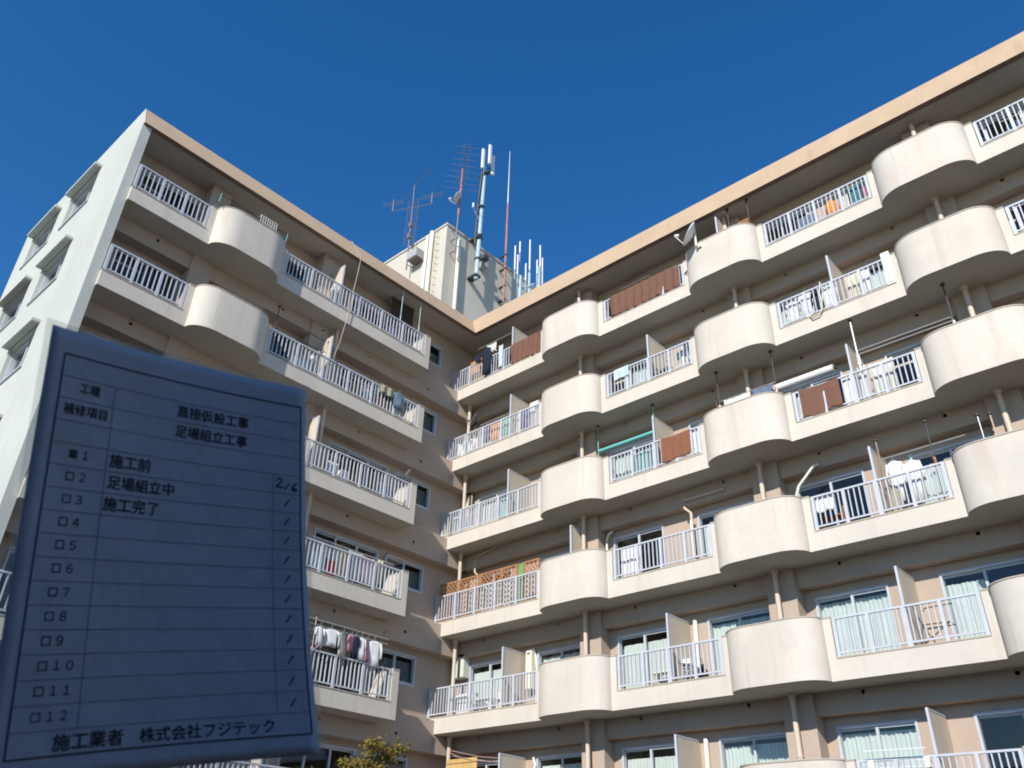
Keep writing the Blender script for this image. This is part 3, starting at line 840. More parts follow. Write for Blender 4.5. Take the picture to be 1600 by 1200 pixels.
orange_reed = mat('orange_reed', (0.62, 0.30, 0.10), 0.8, 0.2, 6)
tealm = paint('teal_metal', (0.16, 0.50, 0.48), 0.5)
pinkm = paint('pinkish_pole', (0.62, 0.42, 0.36), 0.45)
ivory = paint('ivory_enamel', (0.78, 0.73, 0.60), 0.4)
whitem = paint('white_enamel', (0.82, 0.82, 0.80), 0.35)
alum = paint('steel_pole', (0.55, 0.55, 0.55), 0.35, metal=0.5)
LG = 'laundry on the balconies'

def MB_door(t, w_, h_):
    mb = MB(); mb.box(0.02, w_ / 2 - 0.005, -0.012, -0.001, 0.04, h_ - 0.04); mb.build('door', paint('cabinet_door', (0.55, 0.66, 0.70), 0.5), t)
    mb = MB(); mb.box(w_ / 2 + 0.005, w_ - 0.02, -0.012, -0.001, 0.04, h_ - 0.04); mb.build('door', paint('cabinet_door', (0.55, 0.66, 0.70), 0.5), t)
def slits(t, w_, h_, dp):
    mb = MB(); mb.box(w_ * 0.25, w_ * 0.75, -0.006, -0.0005, h_ * 0.90, h_ * 0.94); mb.build('exhaust_slot', dark, t)
# --- right wing, top floor
cloth('blanket', 'brown blanket draped over the top floor railing nearest the inner corner', 'blanket', 'R', 1.79, 3.13, 16.90, 17.72, 0.005, brown, LG, 6, 0.035, fold_over=0.13)
cloth('blanket', 'wide brown blanket covering the whole top floor railing left of the satellite dish', 'blanket', 'R', 5.97, 8.47, 16.92, 17.725, 0.005, brown, LG, 9, 0.035, fold_over=0.13)
shirt('black coat hung outside the top floor railing by the inner corner', 'R', 0.72, 18.05, 0.34, 1.1, 0.07, navy, LG, 0.5, cat='coat', name='coat')
cloth('scarf', 'dark scarf with white ends thrown over the top floor railing left of the black coat', 'scarf', 'R', 0.03, 0.50, 17.66, 18.02, 0.03, navy, LG, 2, 0.05, taper=0.5)
cloth('towel', 'pale blue towel hanging at the top floor railing right of the black coat', 'towel', 'R', 1.24, 1.44, 17.02, 17.92, 0.02, pale_b, LG, 2, 0.02)
cloth('cloth', 'grey and white patterned cloth bunched above the black coat', 'cloth', 'R', 0.46, 0.92, 18.02, 18.38, -0.2, flor, LG, 4, 0.07)
pole_h('thin laundry pole above the black coat on the top floor', 'R', 0.0, 1.75, -0.2, 18.42, alum)
def screen(label, w, u0, u1, z0, z1, d, m, cat='reed screen'):
    t = thing('reed_screen', label, cat); put(t, w, u0, d, z0)
    mb = MB(); n = int((u1 - u0) / 0.03)
    for i in range(n): mb.tube([((i + 0.5) * (u1 - u0) / n, 0, 0), ((i + 0.5) * (u1 - u0) / n, 0, z1 - z0)], 0.0155, 6)
    mb.build('reeds', m, t)
    mb = MB()
    for f_ in (0.06, 0.5, 0.94): mb.box(0, u1 - u0, -0.024, -0.016, f_ * (z1 - z0) - 0.01, f_ * (z1 - z0) + 0.01)
    mb.build('binding', paint('binding_cord', (0.30, 0.20, 0.10), 0.8), t)
screen('orange reed screen standing behind the top floor railing in the inner corner', 'R', -0.5, 0.22, 16.62, 18.1, -0.34, orange_reed)
# --- right wing, sixth floor (second balcony from the top)
cloth('quilt', 'crumpled white quilt lying behind the railing beside the corner drainpipe', 'quilt', 'R', -0.78, 0.22, 13.95, 14.86, -0.22, white_c, LG, 3, 0.10, bulge=0.12, sag=0.15)
t = thing('satellite_dish', 'grey satellite dish beside the corner drainpipe on the second balcony from the top', 'satellite dish'); t.location = (0.0, 0.25, 15.5)
dish('d', (0, 0, 0), (-0.6, -0.7, 0.4), 0.22, paint('dish_dark', (0.20, 0.19, 0.19), 0.5), t)
mb = MB(); mb.tube([(0, 0.02, -0.6), (0, 0.02, 0)], 0.02, 8); mb.build('bracket', dark, t)
pole_h('steel laundry pole carrying coloured clothes on the second balcony from the top', 'R', 0.25, 3.0, -0.26, 15.22, alum)
shirt('purple shirt, leftmost on the crowded laundry pole', 'R', 0.55, 15.10, 0.36, 0.6, -0.26, purple, LG)
shirt('orange shirt between a purple shirt and a green towel', 'R', 0.96, 15.10, 0.36, 0.7, -0.26, orange_c, LG)
cloth('towel', 'pale green towel right of the orange shirt', 'towel', 'R', 1.26, 1.62, 14.45, 15.16, -0.26, green_c, LG, 2)
cloth('cloth', 'flowered cloth beyond the partition, right of the green towel', 'cloth', 'R', 1.92, 2.10, 14.4, 15.16, -0.26, flor, LG, 2)
shirt('violet shirt on the laundry pole right of the flowered cloth', 'R', 2.28, 15.10, 0.32, 0.7, -0.26, purple, LG)
cloth('towel', 'long white towel at the right end of the crowded laundry pole', 'towel', 'R', 2.52, 2.76, 14.32, 15.15, -0.2, white_c, LG, 2)
boxy('planter_box', 'white plastic box on the railing left of the rounded bay, second balcony from the top', 'box', 'R', 2.49, 2.85, 15.08, 15.26, -0.24, 0.2, whitem)
# --- fifth floor (third balcony)
lattice('lattice_panel', 'white lattice panel, left one of two tied behind the railing', 'lattice', 'R', -0.31, 0.53, 11.40, 12.22, -0.13, whitem, 0.085, False, 'white lattice panels', 0.03)
lattice('lattice_panel', 'white lattice panel, right one of two tied behind the railing', 'lattice', 'R', 0.55, 1.33, 11.40, 12.22, -0.13, whitem, 0.085, False, 'white lattice panels', 0.03)
cloth('towel', 'pale teal towel right of the white lattice panels', 'towel', 'R', 1.40, 1.66, 11.5, 12.18, -0.2, aqua, LG, 2, 0.015)
boxy('board', 'cream board leaning behind the railing in the inner corner, left of the lattice panels', 'board', 'R', -1.05, -0.80, 11.15, 12.2, -0.14, 0.03, cream_c)
boxy('storage_cabinet', 'pale blue cabinet behind the railing beside the cream board', 'cabinet', 'R', -0.84, -0.42, 11.1, 12.15, -0.3, 0.3, paint('cabinet_blue', (0.50, 0.62, 0.66), 0.5),
     extra=lambda t, w_, h_, dp: MB_door(t, w_, h_))
# --- fourth floor (fourth balcony): wooden trellis screens
TG = 'wooden trellis screens'
for (a, b, lb) in ((-1.04, -0.20, 'brown wooden trellis screen, first from the inner corner'), (-0.19, 0.71, 'brown wooden trellis screen, second from the inner corner'),
                   (0.72, 1.59, 'brown wooden trellis screen, third from the inner corner'), (1.60, 2.22, 'narrow brown wooden trellis screen left of the green strip'),
                   (2.45, 3.05, 'narrow brown wooden trellis screen right of the green strip, against the rounded bay')):
    lattice('trellis_screen', lb, 'trellis', 'R', a, b, 8.36, 9.87, -0.135, wood, 0.15, True, TG, 0.024, 0.04)
lattice('garden_net', 'green plastic net strip between the wooden trellis screens', 'net', 'R', 2.24, 2.43, 8.36, 9.86, -0.15, paint('net_green', (0.20, 0.42, 0.15), 0.6), 0.03, False, None, 0.016, 0.012)
# --- third floor (fifth balcony)
def washer_bits(t, w_, h_, dp):
    mb = MB(); mb.box(0.03, w_ - 0.03, 0.05, dp - 0.12, h_ + 0.002, h_ + 0.03); mb.build('lid', whitem, t, bevel=0.01)
    mb = MB(); mb.box(0.02, w_ - 0.02, dp - 0.11, dp - 0.01, h_ + 0.002, h_ + 0.10); mb.build('control_panel', paint('panel_grey', (0.35, 0.37, 0.40), 0.4), t, bevel=0.01)
    mb = MB(); mb.box(0.01, w_ - 0.01, -0.006, -0.0005, h_ * 0.72, h_ * 0.76); mb.build('trim', paint('trim_grey', (0.25, 0.27, 0.32), 0.4), t)
boxy('washing_machine', 'white washing machine behind the railing beside the corner drainpipe', 'washing machine', 'R', -0.40, 0.10, 5.60, 6.52, -0.45, 0.5, whitem, 0.03, extra=washer_bits)
boxy('wall_cabinet', 'white metal box mounted high on the wall above the washing machine', 'wall box', 'R', -0.93, -0.48, 7.12, 7.82, -0.80, 0.28, paint('cabinet_white', (0.62, 0.64, 0.58), 0.5), 0.015,
     extra=slits)
ac_unit('ivory air conditioner unit behind the railing right of the washing machine', 'R', 0.28, -0.62, 5.62, 0.56, 0.72)
boxy('water_heater', 'tall ivory gas water heater on the wall right of the partition', 'water heater', 'R', 1.95, 2.18, 6.48, 7.54, -0.86, 0.2, ivory, 0.015, extra=slits)
boxy('storage_bin', 'cream storage bin by the sliding window left of the partition', 'bin', 'R', 1.0, 1.35, 5.6, 6.5, -0.7, 0.3, ivory, 0.03)
# --- second floor (sixth balcony)
screen('yellow bamboo screen beside the corner drainpipe, lowest floor in view', 'R', -0.45, 0.72, 2.9, 4.78, -0.34, reed, 'bamboo screen')
t = tag(MB().build('empty_line', M['pipe']) if False else thing('washing_lines', 'thin pink lines strung from the corner drainpipe to the partition above the bamboo screen', 'washing line'))
put(t, 'R', -0.5, -0.4, 5.05)
for i, (a, b) in enumerate((((0, 0, 0), (2.3, 0.1, -0.38)), ((0, 0, -0.05), (1.1, -0.15, -0.32)), ((1.1, -0.15, -0.32), (2.3, 0.0, -0.42)), ((0.1, 0.1, -0.15), (2.3, 0.15, -0.45)))):
    mb = MB(); mb.tube([a, ((a[0] + b[0]) / 2, (a[1] + b[1]) / 2, (a[2] + b[2]) / 2 - 0.05), b], 0.007, 5); mb.build('line', pinkm, t)

# --- right wing, second straight section
cloth('towel', 'pale blue towel over the railing, second balcony from the top', 'towel', 'R', 6.02, 6.53, 14.60, 14.96, 0.006, pale_b, LG, 2, 0.012, fold_over=0.12)
def bag(label, w, u, z, wd, h, d, m, m2=None, name='bag', cat='bag'):
    t = thing(name, label, cat); put(t, w, u, d, z)
    mb = MB(); n = 7
    mb.lathe([(wd * .34, 0), (wd * .5, h * .2), (wd * .52, h * .5), (wd * .42, h * .8), (wd * .16, h * .95), (wd * .2, h)], (0, 0, 0), 14); mb.build('sack', m, t, smooth=True)
    mb = MB(); mb.tube([(-wd * .15, 0, h * .96), (0, 0, h * 1.2), (wd * .15, 0, h * .96)], 0.008, 5); mb.build('handle', m2 or m, t)
bag('white and grey bundle behind the railing left of the rounded bay, second balcony', 'R', 8.22, 13.95, 0.34, 0.8, -0.3, offw, navy)
shirt('dark shirt hanging above the white bundle left of the rounded bay', 'R', 8.24, 14.86, 0.36, 0.45, -0.24, blueg, LG)
def pot(label, w, u, z, d, s=1.0):
    t = thing('potted_plant', label, 'potted plant'); put(t, w, u, d, z)
    mb = MB(); mb.lathe([(0.08 * s, 0), (0.12 * s, 0.2 * s), (0.13 * s, 0.2 * s), (0.11 * s, 0.17 * s)], (0, 0, 0), 14); mb.build('pot', paint('pot_clay', (0.32, 0.20, 0.14), 0.8), t)
    mb = MB(); r_ = random.Random(int(u * 100))
    for i in range(60):
        p = Vector((r_.gauss(0, .09), r_.gauss(0, .07), 0.2 + abs(r_.gauss(0, .12)))) * s; v = Vector((r_.uniform(-1, 1), r_.uniform(-1, 1), r_.uniform(-.2, 1))).normalized() * 0.06 * s
        q = v.cross(Vector((r_.uniform(-1, 1), r_.uniform(-1, 1), 1))).normalized() * 0.025 * s
        mb.quad(p - v, p + q, p + v, p - q)
    mb.build('leaves', paint('leaf_green', (0.10, 0.20, 0.05), 0.6), t, recalc=False)
pot('small leafy plant in a pot behind the railing right of the partition, second balcony', 'R', 7.55, 14.05, -0.3, 1.4)
for i, (u, h) in enumerate(((6.98, 0.3), (7.1, 0.42))):
    t = thing('plastic_bottle', ('short', 'tall')[i] + ' white plastic bottle standing behind the railing left of the partition', 'bottle'); put(t, 'R', u, -0.2, 14.05)
    mb = MB(); mb.lathe([(0.06, 0), (0.065, h * .7), (0.025, h * .88), (0.025, h)], (0, 0, 0), 12); mb.build('body', whitem, t, smooth=True)
    mb = MB(); mb.lathe([(0.03, h), (0.03, h + .03)], (0, 0, 0), 10); mb.build('cap', paint('cap_blue', (0.2, 0.35, 0.6), 0.5), t)
pole_v('teal tension post at the left end of the teal awning', 'R', 4.99, -0.5, 11.1, 13.66, tealm, False)
pole_v('teal tension post at the partition, right end of the teal awning', 'R', 6.95, -0.5, 11.1, 13.66, tealm, False)
def awning(label, w, u0, u1, z, d, m, r_=0.045, cat='awning', drop=0.0):
    t = thing('rolled_awning', label, cat); put(t, w, u0, d, z)
    mb = MB(); mb.tube([(0, 0, 0), (u1 - u0, 0, 0)], r_, 14); mb.build('roll', m, t, smooth=False)
    mb = MB(); mb.tube([(-0.06, 0, 0), (0, 0, 0)], r_ * 0.5, 8); mb.tube([(u1 - u0, 0, 0), (u1 - u0 + .06, 0, 0)], r_ * 0.5, 8); mb.build('end_cap', dark, t)
    if drop:
        mb = MB(); mb.box(0.01, u1 - u0 - 0.01, -r_ - 0.006, -r_ + 0.0, -drop, 0.02); mb.build('valance', m, t)
awning('rolled teal awning between two teal posts on the third balcony', 'R', 5.02, 6.92, 12.79, -0.5, tealm, 0.055)
cloth('sheet', 'translucent aqua sheet behind the railing below the teal awning', 'sheet', 'R', 6.42, 7.18, 11.42, 12.15, -0.22, aqua, LG, 4, 0.03)
cloth('blanket', 'reddish brown blanket woven behind the railing of the third balcony, right of the partition', 'blanket', 'R', 7.42, 8.32, 11.5, 12.21, -0.022, brown2, LG, 4, 0.008, thick=0.004)
cloth('towel', 'bright white towel right of the reddish brown blanket', 'towel', 'R', 8.34, 8.56, 11.5, 12.22, -0.10, white_c, LG, 2, 0.02)
cloth('sheet', 'large white sheet behind the railing of the fourth balcony, left of the half open curtain', 'sheet', 'R', 5.70, 6.30, 8.78, 9.60, -0.4, white_c, LG, 2, 0.015, sag=0.01)
ac_unit('white air conditioner unit right of the partition on the fifth balcony', 'R', 7.02, -0.55, 5.62, 0.46, 0.84, whitem)
bag('black rubbish bag right of the white air conditioner unit', 'R', 7.64, 5.62, 0.3, 0.75, -0.75, navy)
def bench(label, w, u0, u1, z, d, m):
    t = thing('slatted_bench', label, 'bench'); put(t, w, u0, d, z)
    mb = MB()
    for i in range(4): mb.box(0, u1 - u0, i * 0.08, i * 0.08 + 0.06, 0.78, 0.81)
    mb.build('seat', m, t)
    for x in (0.02, u1 - u0 - 0.07):
        for y in (0.02, 0.25):
            mb = MB(); mb.box(x, x + 0.05, y, y + 0.05, 0, 0.775); mb.build('leg', m, t)
bench('cream slatted rack by the sliding window of the fifth balcony', 'R', 6.1, 6.68, 5.60, -0.9, ivory)
# --- rounded bay next to the dish
t = thing('satellite_dish', 'white satellite dish clamped to the top floor rounded bay', 'satellite dish'); t.location = (9.38, -0.62, 17.86)
dish('d', (0, 0, 0.05), (-0.70, -0.60, 0.50), 0.36, whitem, t)
mb = MB(); mb.tube([(0.06, 0.03, -0.35), (0.06, 0.03, 0.32)], 0.03, 8); mb.tube([(0.06, 0.03, -0.3), (0.06, 0.22, -0.3)], 0.022, 8); mb.box(0.0, 0.16, 0.10, 0.17, -0.36, -0.26); mb.build('bracket', whitem, t)
pole_v('dark tension pole, left one above the top floor rounded bay', 'R', 10.13, -0.25, 16.62, 19.09, dark, False, r=0.018)
pole_v('steel tension pole with an arm, right one above the top floor rounded bay', 'R', 10.76, -0.25, 16.62, 19.09, alum, 'dark', r=0.018)
lattice('folding_screen', 'brown slatted folding screen showing above the top floor rounded bay', 'screen', 'R', 10.42, 10.74, 17.4, 18.36, -0.2, wood, 0.05, False, None, 0.02, 0.03)
# third balcony, bay right of the blanket
pole_v('pinkish tension pole above the third balcony, left end of the grey towels', 'R', 9.22, -0.12, 11.1, 13.66, pinkm, 'dark')
pole_v('pinkish tension pole above the third balcony, left end of the white awning', 'R', 10.80, -0.12, 11.1, 13.66, pinkm, 'dark')
pole_h('laundry pole between the two pinkish tension poles', 'R', 9.22, 10.80, -0.18, 12.78, alum)
cloth('towel', 'white towel on the laundry pole between the pinkish tension poles', 'towel', 'R', 9.32, 10.05, 11.9, 12.77, -0.18, white_c, LG, 4)
cloth('towel', 'blue grey towel on the laundry pole left of the white awning', 'towel', 'R', 10.12, 10.72, 11.9, 12.77, -0.18, blueg, LG, 3)
awning('rolled white awning on the third balcony above a chestnut blanket', 'R', 10.72, 12.26, 12.60, -0.2, whitem, 0.095)
# --- third straight section
cloth('towel', 'blue grey towel low behind the top floor railing', 'towel', 'R', 12.06, 12.60, 16.85, 17.52, -0.25, blueg, LG, 4)
bag('orange and white sack behind the top floor railing', 'R', 13.07, 16.95, 0.36, 0.62, -0.22, orange_c, white_c, 'sack', 'sack')
cloth('towel', 'white towel right of the orange sack', 'towel', 'R', 13.27, 13.52, 16.95, 17.6, -0.22, offw, LG, 2)
cloth('towel', 'dark teal towel between white and red cloths on the top floor', 'towel', 'R', 13.58, 13.86, 16.92, 17.68, -0.22, teal_c, LG, 2)
cloth('towel', 'red and white towel at the right end of the top floor railing', 'towel', 'R', 13.87, 14.08, 16.92, 17.6, -0.22, rose, LG, 2)
pole_h('laundry pole above the orange sack and teal towel on the top floor', 'R', 12.0, 14.15, -0.22, 17.72, alum)
shirt('white shirt, left one on the second balcony of the third section', 'R', 11.52, 14.95, 0.34, 0.65, -0.24, white_c, LG)
shirt('white blouse, right of the first white shirt on the second balcony', 'R', 11.90, 15.05, 0.34, 0.75, -0.24, white_c, LG)
shirt('dark blue coat hanging between the white shirts and the partition, second balcony', 'R', 12.24, 15.0, 0.34, 0.8, -0.2, navy, LG, cat='coat', name='coat')
shirt('white shirt close to the left side of the partition, second balcony', 'R', 12.53, 14.95, 0.34, 0.7, -0.2, white_c, LG)
cloth('sheet', 'cream sheet right of the partition on the second balcony', 'sheet', 'R', 12.9, 13.30, 14.3, 15.12, -0.35, cream_c, LG, 3)
cloth('towel', 'white towel right of the cream sheet on the second balcony', 'towel', 'R', 13.31, 13.54, 14.3, 15.05, -0.3, white_c, LG, 2)
t = thing('shutter_panel', 'narrow white louvred panel tied to the railing beside the rounded bay, second balcony', 'panel'); put(t, 'R', 13.96, 0.03, 14.12)
mb = MB(); mb.box(0, 0.2, 0, 0.045, 0, 0.96); mb.build('frame', whitem, t, bevel=0.008)
mb = MB()
for i in range(11): mb.box(0.025, 0.175, -0.014, -0.001, 0.07 + i * 0.078, 0.12 + i * 0.078)
mb.build('louvres', whitem, t)
t = thing('hose', 'cream hose looping over the railing and down onto the parapet, second balcony', 'hose'); put(t, 'R', 12.36, 0.02, 14.1)
mb = MB(); mb.tube([(0.02, 0.1, 0.98), (0.05, 0.05, 0.9), (0.0, 0.0, 0.6), (0.02, -0.02, 0.3), (0.0, -0.03, 0.05), (-0.1, -0.05, -0.06), (-0.28, -0.04, -0.08), (-0.34, -0.02, 0.02), (-0.2, 0.0, 0.1)], 0.02, 8); mb.build('tube', paint('hose_cream', (0.6, 0.55, 0.42), 0.5), t, smooth=True)
pole_v('white tension pole beside the partition, holding two long laundry poles', 'R', 12.89, -0.12, 11.1, 13.66, whitem, True, r=0.022)
pole_v('dark tension pole above the rounded bay, right end of the two long laundry poles', 'R', 15.05, -0.1, 11.1, 13.66, alum, 'dark', r=0.02)
pole_h('upper one of two long laundry poles on the third balcony', 'R', 12.9, 15.05, -0.16, 12.80, alum)
pole_h('lower one of two long laundry poles on the third balcony', 'R', 12.9, 15.05, -0.14, 12.68, alum)
cloth('blanket', 'chestnut brown blanket woven through the railing below the white awning', 'blanket', 'R', 11.38, 12.36, 11.46, 12.22, -0.02, brown, LG, 3, 0.008, sag=0.06, thick=0.004)
cloth('towel', 'white towel right of the chestnut blanket, left of the partition', 'towel', 'R', 12.40, 12.66, 11.45, 12.30, -0.15, white_c, LG, 3)
cloth('net', 'grey net hanging just right of the partition on the third balcony', 'net', 'R', 12.76, 12.98, 11.5, 12.4, -0.2, grey_c, LG, 2)
cloth('sheet', 'cream sheet with dark pegs right of the partition on the third balcony', 'sheet', 'R', 13.0, 13.58, 11.5, 12.42, -0.3, offw, LG, 5)
cloth('sheet', 'white striped sheet over the railing at the left end of the fourth balcony', 'sheet', 'R', 11.28, 11.70, 9.08, 9.47, -0.1, white_c, LG, 3)
def shelf(label, w, u0, u1, z, d, m, h=0.75):
    t = thing('shelf_rack', label, 'shelf'); put(t, w, u0, d, z)
    for i in range(3):
        mb = MB(); mb.box(0, u1 - u0, 0, 0.25, 0.1 + i * 0.28, 0.13 + i * 0.28); mb.build('shelf', m, t)
    for x in (0, u1 - u0 - .04):
        mb = MB(); mb.box(x, x + .04, -0.005, -0.001 + 0.26, 0, h); mb.build('side_post', m, t)
shelf('brown wooden shelf rack below the white striped sheet', 'R', 11.24, 11.80, 8.36, -0.35, paint('shelf_wood', (0.28, 0.12, 0.05), 0.7), 0.85)
pole_v('brown post rising beside the partition of the fourth balcony', 'R', 12.80, -0.3, 8.36, 10.5, paint('post_brown', (0.30, 0.22, 0.18), 0.6), False, name='post', cat='post', r=0.022)
pole_v('red tension pole in front of the blue framed window, fourth balcony', 'R', 13.92, -0.2, 8.36, 10.55, redm, 'dark')
pole_h('laundry pole with white shirts on the fourth balcony', 'R', 12.85, 14.6, -0.3, 10.0, alum, d2=-0.25)
shirt('white striped shirt, left one right of the brown post', 'R', 13.06, 9.88, 0.34, 0.95, -0.3, white_c, LG)
shirt('white shirt, right one next to the red tension pole', 'R', 13.42, 9.80, 0.36, 0.95, -0.3, white_c, LG)
cloth('towel', 'dark towel low between the two white shirts on the fourth balcony', 'towel', 'R', 13.18, 13.32, 8.8, 9.3, -0.2, navy, LG, 1)
bag('greyish brown bundle at the foot of the brown post', 'R', 12.95, 8.38, 0.26, 0.95, -0.3, khaki)
pole_v('steel post with an arm above the fourth balcony rounded bay, left one', 'R', 14.95, -0.1, 8.36, 10.30, alum, True)
pole_v('steel post above the fourth balcony rounded bay, right one', 'R', 15.15, -0.3, 8.36, 10.35, pinkm, False)
t = thing('folding_chair', 'black tube folding frame leaning on the partition of the fifth balcony', 'chair'); put(t, 'R', 12.76, -0.35, 5.60)
mb = MB(); mb.tube([(0, 0.05, 1.15), (0.12, 0, 0.75), (0.05, -0.05, 0.4), (0, 0, 0)], 0.012, 6); mb.tube([(0.1, 0.3, 1.08), (0.14, 0.3, 1.15), (0.7, 0.3, 1.16)], 0.012, 6); mb.build('back_frame', dark, t)
mb = MB(); mb.tube([(0.12, 0, 0.75), (0.65, 0.05, 0.74)], 0.012, 6); mb.tube([(0.12, 0.3, 0.75), (0.65, 0.3, 0.74)], 0.012, 6); mb.build('seat_frame', dark, t)
mb = MB(); mb.tube([(0.12, 0, 0.75), (0.45, 0.02, 0.0)], 0.012, 6); mb.tube([(0.62, 0.05, 0.74), (0.05, 0.05, 0.38), (0.0, 0.05, 0.0)], 0.012, 6); mb.build('leg', dark, t)
# fold-out drying rack at the lowest balcony
t = thing('drying_rack', 'white drying rack clipped to the railing of the lowest balcony at the right', 'drying rack'); put(t, 'R', 11.45, 0.0, 3.75)
mb = MB()
for z_, y_ in ((0.32, -0.15), (0.16, 0.05), (0.05, 0.1)): mb.tube([(0, y_, z_), (1.15, y_, z_ - 0.02)], 0.010, 6)
mb.build('rods', whitem, t)
for x in (0.06, 1.08):
    mb = MB(); mb.box(x - 0.05, x + 0.05, -0.03, 0.03, 0.0, 0.18); mb.build('clip', whitem, t)
# --- far right section, top floors
for i, (u, m_, lb) in enumerate(((17.45, blueg, 'blue grey shirt, leftmost on the far right top floor pole'), (17.75, offw, 'off white shirt second on the far right top floor pole'),
                                 (18.05, rose, 'dark red shirt on the far right top floor pole'), (18.35, teal_c, 'teal shirt at the right edge of the photo, top floor'))):
    shirt(lb, 'R', u, 17.42, 0.28, 0.6, -0.3, m_, LG)
pole_h('laundry pole with dark shirts at the far right of the top floor', 'R', 17.2, 19.5, -0.3, 17.58, alum)
cloth('quilt', 'cream and red quilt behind the railing at the far right, second balcony', 'quilt', 'R', 16.95, 17.45, 14.15, 14.62, -0.16, cream_c, LG, 3, 0.05)
shirt('pink shirt at the right edge of the photo, second balcony', 'R', 17.28, 14.98, 0.3, 0.5, -0.25, pink_c, LG)

# --- left wing
t = thing('wire_rack', 'white wire rack on top of the left wing rounded bay, top floor', 'rack'); put(t, 'L', -9.12, 0.30, 17.90)
mb = MB()
for i in range(8): mb.tube([(i * 0.075, 0, 0), (i * 0.075, 0, 0.24)], 0.008, 5)
for z_ in (0.0, 0.12, 0.24): mb.tube([(0, 0, z_), (0.54, 0, z_)], 0.010, 5)
mb.tube([(0.02, 0, 0.24), (0.02, 0.25, 0.3)], 0.008, 5); mb.build('wires', whitem, t)
t = thing('laundry_pole', 'thin steel pole with green ends along the top floor rounded bay of the left wing', 'laundry pole'); put(t, 'L', -10.4, 0.26, 18.02)
mb = MB(); mb.tube([(0, 0, 0), (2.2, 0, 0)], 0.010, 6); mb.build('tube', dark, t)
for x in (0, 2.2):
    mb = MB(); mb.tube([(x, 0, -0.28), (x + 0.02, 0, 0.04)], 0.012, 6); mb.build('holder', tealm, t)
pole_v('green grey tension pole, left one of two near the left wing balcony end, top floor', 'L', -3.37, -0.14, 16.62, 19.09, ltblue, False)
pole_v('green grey tension pole, right one of two near the left wing balcony end, top floor', 'L', -2.55, -0.14, 16.62, 19.09, ltblue, False)
t = thing('roll_blind', 'dark brown slatted blind hanging from the soffit near the end of the top left balcony', 'blind'); put(t, 'L', -3.35, -0.72, 16.95)
mb = MB()
for i in range(52): mb.box(0, 0.98, -0.006, 0.006, i * 0.04, i * 0.04 + 0.033)
mb.build('slats', paint('blind_brown', (0.075, 0.05, 0.045), 0.8), t)
mb = MB(); mb.tube([(-0.02, 0, 2.1), (1.0, 0, 2.1)], 0.03, 10); mb.build('rail', dark, t)
shirt('white shirt beside the partition on the top left balcony', 'L', -5.97, 17.62, 0.26, 0.85, -0.2, offw, LG)
shirt('pale grey shirt left of the two tension poles of the top left balcony', 'L', -3.62, 17.4, 0.34, 0.5, -0.2, lav, LG)
tag(MB().build('x', dark) if False else thing('hanging_cable', 'pale cable dangling from the left roof edge down past two balconies', 'cable'))
t = D.objects['hanging_cable']; put(t, 'L', -5.6, 0.02, 19.9)
mb = MB(); mb.tube([(0, 0.36, -0.04), (0.0, 0.25, -0.2), (0.2, -0.04, -0.86), (0.16, -0.05, -1.5), (0.1, -0.05, -2.3), (0.06, -0.05, -3.0), (0.0, -0.05, -3.6), (-0.08, -0.04, -4.3), (-0.2, 0.0, -5.0)], 0.011, 6); mb.build('wire', paint('cable_beige', (0.55, 0.46, 0.38), 0.6), t, smooth=True)
# second balcony of the left wing
pole_v('black pole hanger, left one on the second balcony of the left wing', 'L', -7.75, -0.12, 13.86, 15.85, dark, True)
pole_v('steel pole hanger, right one on the second balcony of the left wing', 'L', -6.22, -0.12, 13.86, 15.85, alum, 'dark')
pole_h('black laundry pole between the two pole hangers, upper one', 'L', -8.1, -6.0, -0.28, 15.62, dark)
pole_h('black laundry pole between the two pole hangers, lower one', 'L', -7.0, -5.95, -0.2, 15.12, dark, z2=15.2)
cloth('towel', 'white towel spread low behind the railing left of the partition, left wing', 'towel', 'L', -7.02, -6.72, 14.1, 14.55, -0.15, white_c, LG, 2)
cloth('sheet', 'pale blue sheet left of the white partition edge, left wing', 'sheet', 'L', -6.7, -6.3, 14.1, 14.72, -0.2, pale_b, LG, 2)
bag('white bag on the pale blue sheet, left wing', 'L', -6.42, 14.6, 0.2, 0.22, -0.12, white_c)
for i, u in enumerate((-4.60, -4.45, -4.30, -4.15)):
    shirt(('white shirt, first from the left in a row of four on the left wing', 'white shirt, second from the left in a row of four on the left wing', 'white shirt, third from the left in a row of four on the left wing', 'white shirt, last in a row of four on the left wing')[i],
          'L', u, 14.72, 0.30, 0.62, -0.22, white_c if i % 2 else pale_b, LG, yaw=1.0)
pole_h('steel laundry pole carrying the row of four white shirts', 'L', -4.85, -2.4, -0.22, 14.86, alum)
cloth('bag_cloth', 'khaki cloth over the railing right of the four white shirts', 'cloth', 'L', -3.92, -3.42, 14.72, 15.0, 0.012, khaki, LG, 2, 0.03, fold_over=0.12)
shirt('denim jacket over the railing right of the khaki cloth', 'L', -3.16, 14.98, 0.44, 0.55, 0.0, denim, LG, cat='jacket', name='jacket')
cloth('towel', 'dark striped towel right of the four white shirts', 'towel', 'L', -3.98, -3.5, 14.15, 14.7, -0.2, rose, LG, 3)
cloth('towel', 'cream towel right of the denim jacket', 'towel', 'L', -2.92, -2.76, 14.2, 14.85, -0.2, cream_c, LG, 1)
pot('leafy plant in a pot by the railing right of the partition, left wing', 'L', -5.05, 13.9, -0.3, 1.4)
boxy('storage_box', 'pale blue storage box behind the railing right of the partition, left wing', 'box', 'L', -5.55, -5.1, 13.9, 14.5, -0.35, 0.3, pale_b)
